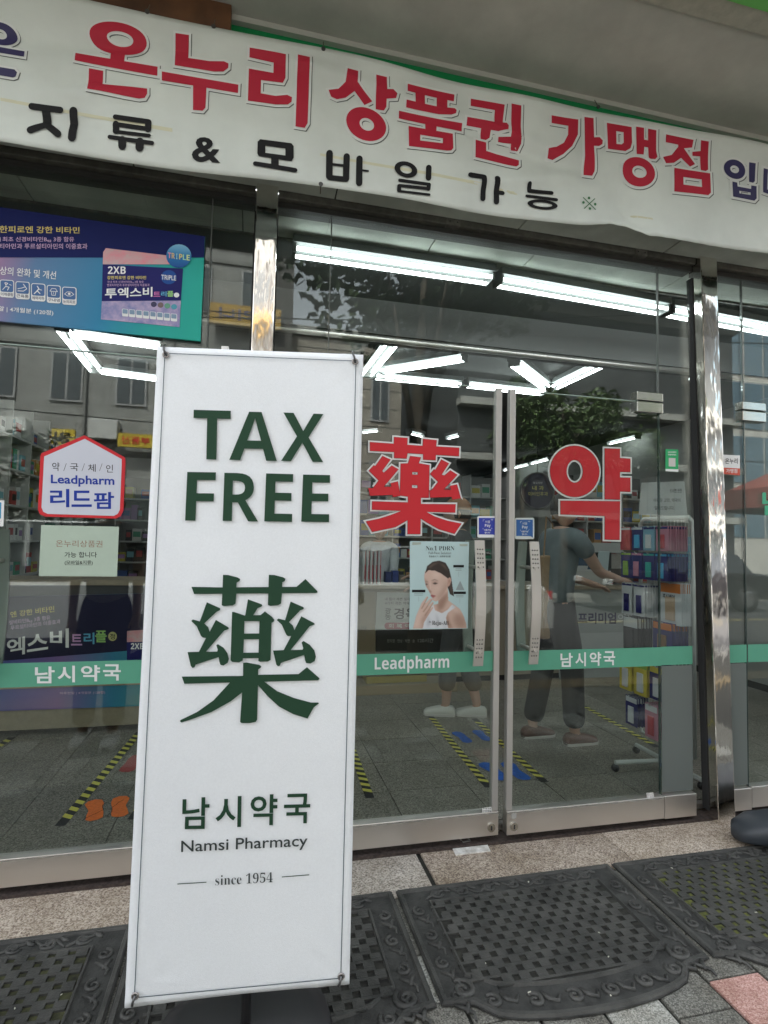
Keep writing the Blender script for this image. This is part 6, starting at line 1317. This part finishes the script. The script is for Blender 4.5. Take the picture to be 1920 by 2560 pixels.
# ================================================================== THE STREET BEHIND THE CAMERA (seen mirrored in the glass)
def mir(p, L, z=None):
    q = at(p[0]*1.15733, p[1]*1.15733, L); return Vector((q.x, -L, q.z))
SG = -.03
def windows(b, Lx0, Lx1, z0, z1, nx, nz, Y, fr=.62, gm_=None, frame=None):
    dx = (Lx1-Lx0)/nx; dz = (z1-z0)/nz
    for i in range(nx):
        for j in range(nz):
            cx_ = Lx0+dx*(i+.5); cz_ = z0+dz*(j+.55); hw_, hh = dx*fr/2, dz*fr/2*.95
            w_ = MB().box(cx_-hw_, cx_+hw_, Y+.005, Y+.05, cz_-hh, cz_+hh).build('window', frame or mat('window_frame', (.3, .3, .3), .5), b)
            MB().box(cx_-hw_+.06, cx_-.03, Y+.051, Y+.058, cz_-hh+.06, cz_+hh-.06).box(cx_+.03, cx_+hw_-.06, Y+.051, Y+.058, cz_-hh+.06, cz_+hh-.06).build('pane', gm_ or mat('street_pane', (.04, .05, .055), .08, spec=.8), w_)
def bld(name, label, x0, x1, H, Y, depth, m):
    r_ = root(name, label, 'building', ((x0+x1)/2, Y, SG)); MB().box(x0, x1, Y-depth, Y, SG, H).build('wall', m, r_); MB().box(x0-.08, x1+.08, Y-depth-.08, Y+.1, H+.001, H+.3).build('parapet', mat('parapet', (.3, .3, .28), .8), r_); return r_
YB_ = -14.6
M_pale = mat('pale_render', (.30, .30, .285), .85, n=.08, ns=1.2, stain=.2); M_stone = mat('stone_cladding', (.30, .27, .23), .8, n=.15, ns=2); M_dkb = mat('dark_cladding', (.075, .08, .08), .5, n=.15, ns=1)
xa = mir((-250, 900), 14.6).x; xb = mir((628, 800), 14.6).x; xc = mir((795, 800), 14.6).x; hz = mir((640, 560), 14.6).z; hs2 = mir((700, 722), 14.6).z
b1 = bld('apartment_block', 'pale rendered block across the street with small windows and yellow signs, mirrored at left', xa-6, xb, 13.5, YB_, 8, M_pale)
windows(b1, xa-5, xb-.3, 4.2, 13.2, 9, 3, YB_, .5)
MB().box(xb-.55, xb+.01, YB_-.1, YB_+.12, SG, 13.4).build('corner_pier', mat('pier_dark', (.07, .065, .06), .7), b1)
for i in range(7):
    ax_ = xa-4.2+i*2.3; MB().box(ax_, ax_+.75, YB_+.02, YB_+.34, 4.0+(i % 3)*.1, 4.55+(i % 3)*.1).build('air_conditioner', mat('ac_white', (.5, .5, .48), .5, n=.1), b1, bevel=.02); MB().tube([(ax_-.2, YB_+.05, .1), (ax_-.2, YB_+.05, 12.9)], .05, 8).build('drainpipe', mat('pipe_grey', (.2, .2, .19), .6), b1)
for k in range(4): MB().box(xa-5.8, xb-.6, YB_+.001, YB_+.05, 3.7+k*3.0, 3.82+k*3.0).build('string_course', mat('course_grey', (.2, .2, .19), .8), b1)
for i in range(6): MB().box(xa-5+i*2.1, xa-3.2+i*2.1, YB_+.01, YB_+.06, .1, 2.6).build('shop_window', mat('shop_glass', (.06, .07, .07), .1), b1)
b2 = bld('stone_block', 'lower stone clad block beside the pale one, mirrored above the tall sign', xb+.02, xc+1.2, hs2, YB_-.3, 8, M_stone)
windows(b2, xb+.3, xc+1, 1.5, hs2-.4, 3, 2, YB_-.3, .6)
for k in range(int(hs2/.6)): MB().box(xb+.03, xc+1.19, YB_-.299, YB_-.288, .3+k*.6, .312+k*.6).build('stone_joint', mat('joint_dark', (.05, .05, .05), .9), b2)
xd = mir((1500, 800), 12.6).x
b3 = bld('station_building', 'dark modern building with deep eaves and pale fins, mirrored in the main doors', xc+2.3, xd+1.5, mir((1300, 690), 12.6).z, -12.6, 9, M_dkb)
htop = mir((1300, 690), 12.6).z
x0_, x1_ = mir((1262, 650), 12.6).x, mir((1420, 650), 12.6).x
MB().box(xc+2.0, xd+2.2, -13.5, -11.4, htop+.31, htop+.55).build('eaves', M_dkb, b3)
MB().box(x0_-.3, x1_+.3, -14, -12.9, htop+.56, htop+2.6).build('penthouse', mat('penthouse_dark', (.04, .04, .04), .6), b3)
for i in range(13):
    x = x0_+(x1_-x0_)*i/12; MB().box(x, x+.13, -12.89, -12.7, htop+.65, htop+2.3).build('fin', mat('pale_fin', (.6, .62, .6), .5), b3)
MB().box(x0_-.5, x1_+.5, -14.2, -12.2, htop+2.601, htop+2.85).build('roof', M_dkb, b3)
for k in range(3): MB().box(xc+2.25, xd+1.55, -12.6, -12.2, 2.2+k*1.6, 2.4+k*1.6).build('ledge', mat('ledge_grey', (.40, .40, .37), .6), b3)
for i in range(9):
    x = xc+2.6+i*(xd-xc-1.4)/9; MB().box(x, x+(xd-xc-1.4)/9-.25, -12.599, -12.57, 2.5, 3.6).build('window', mat('street_pane', (0, 0, 0)), b3); MB().box(x, x+(xd-xc-1.4)/9-.25, -12.599, -12.57, .2, 2.1).build('window', mat('shop_glass', (0, 0, 0)), b3)
xe = mir((1560, 800), 20).x
b4 = bld('glass_tower', 'blue glass office tower beyond the others, mirrored in the rightmost door', xe, xe+12, 24, -20, 10, mat('tower_spandrel', (.55, .53, .49), .4))
for i in range(10):
    for j in range(8):
        MB().box(xe+.15+i*1.18, xe+1.2+i*1.18, -19.99, -19.95, 2+j*2.7, 4.3+j*2.7).build('window', mat('tower_pane', (.12, .19, .24), .06, spec=.9), b4)
bld('office_slab', 'tall grey slab far behind the station building, mirrored dimly', xc+8, xc+17, 19, -34, 8, mat('slab_grey', (.16, .16, .16), .8))
def yellow_sign(p, q, L, label, word, mcol, wcol):
    a, b = mir(p, L), mir(q, L); x0, x1 = min(a.x, b.x), max(a.x, b.x); z0, z1 = min(a.z, b.z), max(a.z, b.z)
    o = tag(MB().box(x0, x1, -L-.1, -L, z0, z1).build('shop_sign', mcol), label, 'sign')
    vs_, fs_ = glyphs(word, .015); ax = min(v[0] for v in vs_); bx_ = max(v[0] for v in vs_); ay = min(v[1] for v in vs_); by = max(v[1] for v in vs_)
    MB().add([(x1-.1*(x1-x0)-(v[0]-ax)/(bx_-ax)*(x1-x0)*.8, -L+.012, z0+(z1-z0)*(.2+.6*(v[1]-ay)/(by-ay))) for v in vs_], fs_).build('lettering', wcol, o); return o
M_ys = mat('sign_yellow_board', (.52, .38, .03), .5); M_yo = mat('sign_ochre', (.40, .24, .04), .5)
yellow_sign((452, 652), (606, 712), 14.2, 'ochre hanging sign on the pale block, mirrored left of the first post', '아리나', M_yo, mat('sign_blue_text', (.05, .07, .2), .5))
yellow_sign((112, 925), (160, 962), 14.2, 'small yellow sign with black letters, mirrored above the house sticker', '원', M_ys, M_black)
yellow_sign((255, 935), (330, 968), 14.2, 'yellow sign with red letters, mirrored right of the house sticker tip', '부동산', M_ys, M_red)
# trees
def tree(label, base, H, cr, seed, m, n_leaf=2600, trunk_r=.12, cz=None, spread=(1, 1, 1)):
    rnd = random.Random(seed); r_ = root('street_tree', label, 'tree', base); B = Vector(base); cz = cz or H-cr
    tr_ = MB(); tr_.tube([B, B+Vector((.05, 0, H*.25)), B+Vector((-.06, .05, H*.55)), B+Vector((.02, 0, H*.85))], [trunk_r, trunk_r*.8, trunk_r*.55, trunk_r*.2], 8)
    tips = []
    for i in range(9):
        a = rnd.uniform(0, 6.28); s = B+Vector((0, 0, H*rnd.uniform(.35, .7))); e = B+Vector((math.cos(a)*cr*spread[0]*rnd.uniform(.5, .9), math.sin(a)*cr*spread[1]*rnd.uniform(.5, .9), cz+rnd.uniform(-.5, .7)*cr*spread[2])); tr_.tube([s, (s+e)/2+Vector((0, 0, .1)), e], [trunk_r*.4, trunk_r*.25, trunk_r*.08], 6); tips.append(e)
    tr_.build('trunk', mat('bark', (.07, .055, .04), .9, n=.3, ns=12, bump=.5), r_, True)
    cl_ = [(Vector(t), rnd.uniform(.3, .5)*cr) for t in tips]+[(B+Vector((rnd.gauss(0, .4)*cr*spread[0], rnd.gauss(0, .4)*cr*spread[1], cz+rnd.gauss(0, .4)*cr*spread[2])), rnd.uniform(.25, .45)*cr) for _ in range(9)]
    lb_ = MB()
    for i in range(n_leaf):
        c, rr = rnd.choice(cl_); d = Vector((rnd.gauss(0, 1), rnd.gauss(0, 1), rnd.gauss(0, 1))).normalized()*rr*rnd.random()**.4; p = c+d
        a = Vector((rnd.gauss(0, 1), rnd.gauss(0, 1), rnd.gauss(0, .5))).normalized(); b = a.orthogonal().normalized(); s = rnd.uniform(.05, .10)
        lb_.add([p-a*s, p-b*s*.5, p+a*s, p+b*s*.5], [(0, 1, 2, 3)])
    tag(lb_.build('crown', m, r_), kind='stuff')
M_lf = mat('leaf_green', (.045, .085, .022), .6, ns=3, col2=(.09, .14, .04)); M_lfd = mat('leaf_dark', (.02, .04, .012), .6, ns=3, col2=(.05, .08, .025))
t1 = mir((815, 640), 5.2); tree('broad leaved street tree by the kerb, its leaves mirrored against the sky', (t1.x+.35, -5.2+1.15, -.15), t1.z+1.2, 1.25, 1, M_lfd, 5200, .14, t1.z+.1)
t2 = mir((1165, 800), 10); tree('slim conical tree across the street, mirrored between the ceiling lamps', (t2.x, -10.9, -.15), t2.z+1.0, .9, 2, M_lf, 3200, .1, t2.z-1.3, (.7, .7, 1.6))
t3 = mir((1285, 850), 9.5); tree('full green tree across the street, mirrored above the red round letter', (t3.x, -11.0, -.15), t3.z+1.0, 1.4, 3, M_lf, 4200, .13, t3.z-.6)
t4 = mir((20, 1010), 9); tree('green tree mirrored at the far left over the shelves', (t4.x, -11.3, -.15), t4.z+1.0, 1.2, 4, M_lfd, 3000, .12, t4.z)
t5 = mir((1420, 900), 9.5); tree('rounded tree mirrored behind the right patch fitting', (t5.x+.3, -11.2, -.15), t5.z+.8, 1.1, 5, M_lf, 3000, .12, t5.z-.4)
# overhead wires
for i, (a, b) in enumerate((((-20, 880), (1700, 1000)), ((-20, 640), (1700, 760)), ((-20, 700), (1700, 700)))):
    p, q = mir(a, 9), mir(b, 9); p.z = min(p.z, 7.5)+i*.1; q.z = min(q.z, 7.5)+i*.2; m_ = (p+q)/2-Vector((0, 0, .25))
    p2 = p+(p-q); q2 = q+(q-p)
    tag(MB().tube([p2, p, m_, q, q2], .012, 5).build('overhead_wire', M_dark), ('lowest', 'middle', 'highest')[i]+' black overhead wire along the street, mirrored in the glass', 'wire')
# cars
def car(label, x, y, L, col, suv=False, rot=0):
    r_ = root('parked_car', label, 'car', (x, y, -.15), 'cars on the street'); H = 1.68 if suv else 1.45; W_ = .9
    z0 = -.15; body = mat('car_%s' % label.split()[0], col, .28, .3)
    pr_ = [(-L/2, .35), (-L/2+.03, .75), (-L/2+.25, .90), (-L*.22, .98), (L*.30, .98), (L/2-.15, .92), (L/2, .70), (L/2-.02, .32)]
    secs = [(-W_, .0), (-W_+.0, 1.0), (W_, 1.0)]
    vs = []; n_ = len(pr_)
    for s, ins in ((-1, .06), (-1, 0), (1, 0), (1, .06)):
        for px_, pz_ in pr_: vs.append((x+px_*(1 if ins == 0 else .985), y+s*(W_-ins*.5), z0+(pz_ if ins == 0 else max(.3, pz_-.06))))
    order = [0, 1, 2, 3]; fs = []
    vs = []
    for yy, sh in ((-W_, .05), (-W_+.10, 0), (W_-.10, 0), (W_, .05)):
        for px_, pz_ in pr_: vs.append((x+px_*(1-sh*.3), y+yy, z0+pz_-(sh if pz_ > .6 else 0)))
    for a in range(3):
        for i in range(n_): fs.append((a*n_+i, a*n_+(i+1) % n_, (a+1)*n_+(i+1) % n_, (a+1)*n_+i))
    fs += [tuple(range(n_))[::-1], tuple(3*n_+i for i in range(n_))]
    MB().add(vs, fs).build('car_body', body, r_, True).data.polygons.foreach_set('use_smooth', [False]*len(fs))
    cb_ = [(-L*.24, .97), (-L*.10, H-.06), (-L*.04, H), (L*.22, H), (L*.30, H-.08), (L*(.43 if suv else .36), .96)]
    vs = []
    for yy, k in ((-W_+.08, 0), (-W_+.24, 1), (W_-.24, 1), (W_-.08, 0)): vs += [(x+a, y+yy, z0+(b if k or b < 1.1 else b-.0)) for a, b in cb_]
    n_ = len(cb_); vs = [(vx, (y+(vy-y)*(1-.18*max(0, (vz-z0-.97))/(H-.97))), vz) for vx, vy, vz in vs]
    go = MB().add([v for v in vs[:n_]]+[v for v in vs[3*n_:]], [(i, n_+i, n_+(i+1) % n_, (i+1) % n_) for i in range(n_)]+[tuple(range(n_)), tuple(n_+i for i in range(n_))[::-1]]).build('window_glass', mat('car_glass', (.02, .025, .03), .05, spec=1), r_)
    rf_ = [(cb_[1][0]-.02, cb_[1][1]+.012), (cb_[2][0], H+.02), (cb_[3][0], H+.02), (cb_[4][0]+.02, cb_[4][1]+.014)]
    vs = [(x+a, y+s*(W_-.08)*.80, z0+b) for s in (-1, 1) for a, b in rf_]+[(x+a, y+s*(W_-.08)*.82, z0+b-.05) for s in (-1, 1) for a, b in rf_]
    MB().add(vs, [(0, 1, 5, 4), (1, 2, 6, 5), (2, 3, 7, 6), (8, 9, 1, 0), (9, 10, 2, 1), (10, 11, 3, 2), (4, 5, 13, 12), (5, 6, 14, 13), (6, 7, 15, 14)]).build('roof', body, r_)
    for i, a in enumerate((1, 3) if not suv else (1, 3)): pass
    for s in (-1, 1):
        MB().obox((x+.05*L, y+s*(W_-.13), z0+(H+.97)/2), (0, 0, 1), (1, 0, 0), (0, 1, 0), (H-.97)/2, .03, .012).build('pillar', body, r_)
        for wx in (-L*.31, L*.31):
            wo = MB().tube([(x+wx, y+s*(W_-.20), z0+.32), (x+wx, y+s*(W_+.005), z0+.32)], .32, 24).build('wheel', mat('tyre', (.02, .02, .02), .8), r_, True); MB().tube([(x+wx, y+s*(W_+.006), z0+.32), (x+wx, y+s*(W_+.018), z0+.32)], [.20, .17], 16).build('rim', mat('car_rim', (.4, .4, .4), .3, .8), wo)
        MB().obox((x-L/2+.06, y+s*.62, z0+.72), (1, 0, .2), (0, 1, 0), (0, 0, 1), .05, .17, .06).build('headlight', mat('lamp_lens', (.6, .62, .62), .1), r_); MB().obox((x+L/2-.05, y+s*.66, z0+.78), (1, 0, 0), (0, 1, 0), (0, 0, 1), .04, .14, .07).build('tail_light', mat('tail_red', (.5, .02, .02), .2), r_)
        MB().obox((x-L*.17, y+s*(W_+.08), z0+1.0), (1, 0, 0), (0, 1, 0), (0, 0, 1), .05, .09, .055).build('door_mirror', body, r_)
car('silver estate car parked at the kerb, mirrored behind the pale green notice', mir((90, 1200), 6).x, -5.6, 4.5, (.45, .46, .47), True)
car('white saloon at the kerb, mirrored behind the face poster', mir((1010, 1200), 6).x-1.3, -5.8, 4.5, (.6, .6, .6))
car('black saloon on the road, mirrored in the right door', mir((1560, 1200), 8).x, -9.6, 4.6, (.02, .02, .022))
car('dark red hatchback at the kerb, mirrored in the rightmost door', mir((1900, 1200), 6).x+1.6, -5.8, 4.0, (.25, .02, .03))
car('grey van like car on the far lane, mirrored left of the sign', mir((350, 1200), 10).x-3, -9.6, 4.8, (.16, .17, .18), True)
# street market parasol
pp_ = mir((1650, 1045), 3.5)
pr2 = root('market_parasol', 'faded red street market parasol, mirrored beyond the leaning post', 'parasol', (pp_.x+.3, -4.0+.0, -.05))
cx_, cy_, cz_ = pp_.x+.25, -3.0, pp_.z; N = 8; vs = [(cx_, cy_, cz_+.35)]
for k in range(N*2): t = math.pi*k/N; rr = 1.05*(1 if k % 2 == 0 else .93); vs.append((cx_+rr*math.cos(t), cy_+rr*math.sin(t), cz_-.15+(0 if k % 2 == 0 else .03)))
for k in range(N*2): t = math.pi*k/N; rr = 1.06*(1 if k % 2 == 0 else .93); vs.append((cx_+rr*math.cos(t), cy_+rr*math.sin(t), cz_-.38))
MB().add(vs, [(0, 1+k, 1+(k+1) % (2*N)) for k in range(2*N)]+[(1+k, 1+2*N+k, 1+2*N+(k+1) % (2*N), 1+(k+1) % (2*N)) for k in range(2*N)]).build('canopy', mat('faded_red', (.36, .10, .08), .8, n=.12, ns=3), pr2)
MB().tube([(cx_, cy_, GZ), (cx_, cy_, cz_+.4)], .025, 10).build('pole', M_pole, pr2)
for k in range(N): t = 2*math.pi*k/N; MB().tube([(cx_, cy_, cz_+.1), (cx_+.8*math.cos(t), cy_+.8*math.sin(t), cz_-.02)], .008, 5).build('rib', M_pole, pr2)
MB().tube([(cx_, cy_, GZ), (cx_, cy_, GZ+.12)], .25, 16).build('base', mat('concrete', (.3, .3, .28), .9), pr2)
for c_ in list(bpy.data.curves): bpy.data.curves.remove(c_)
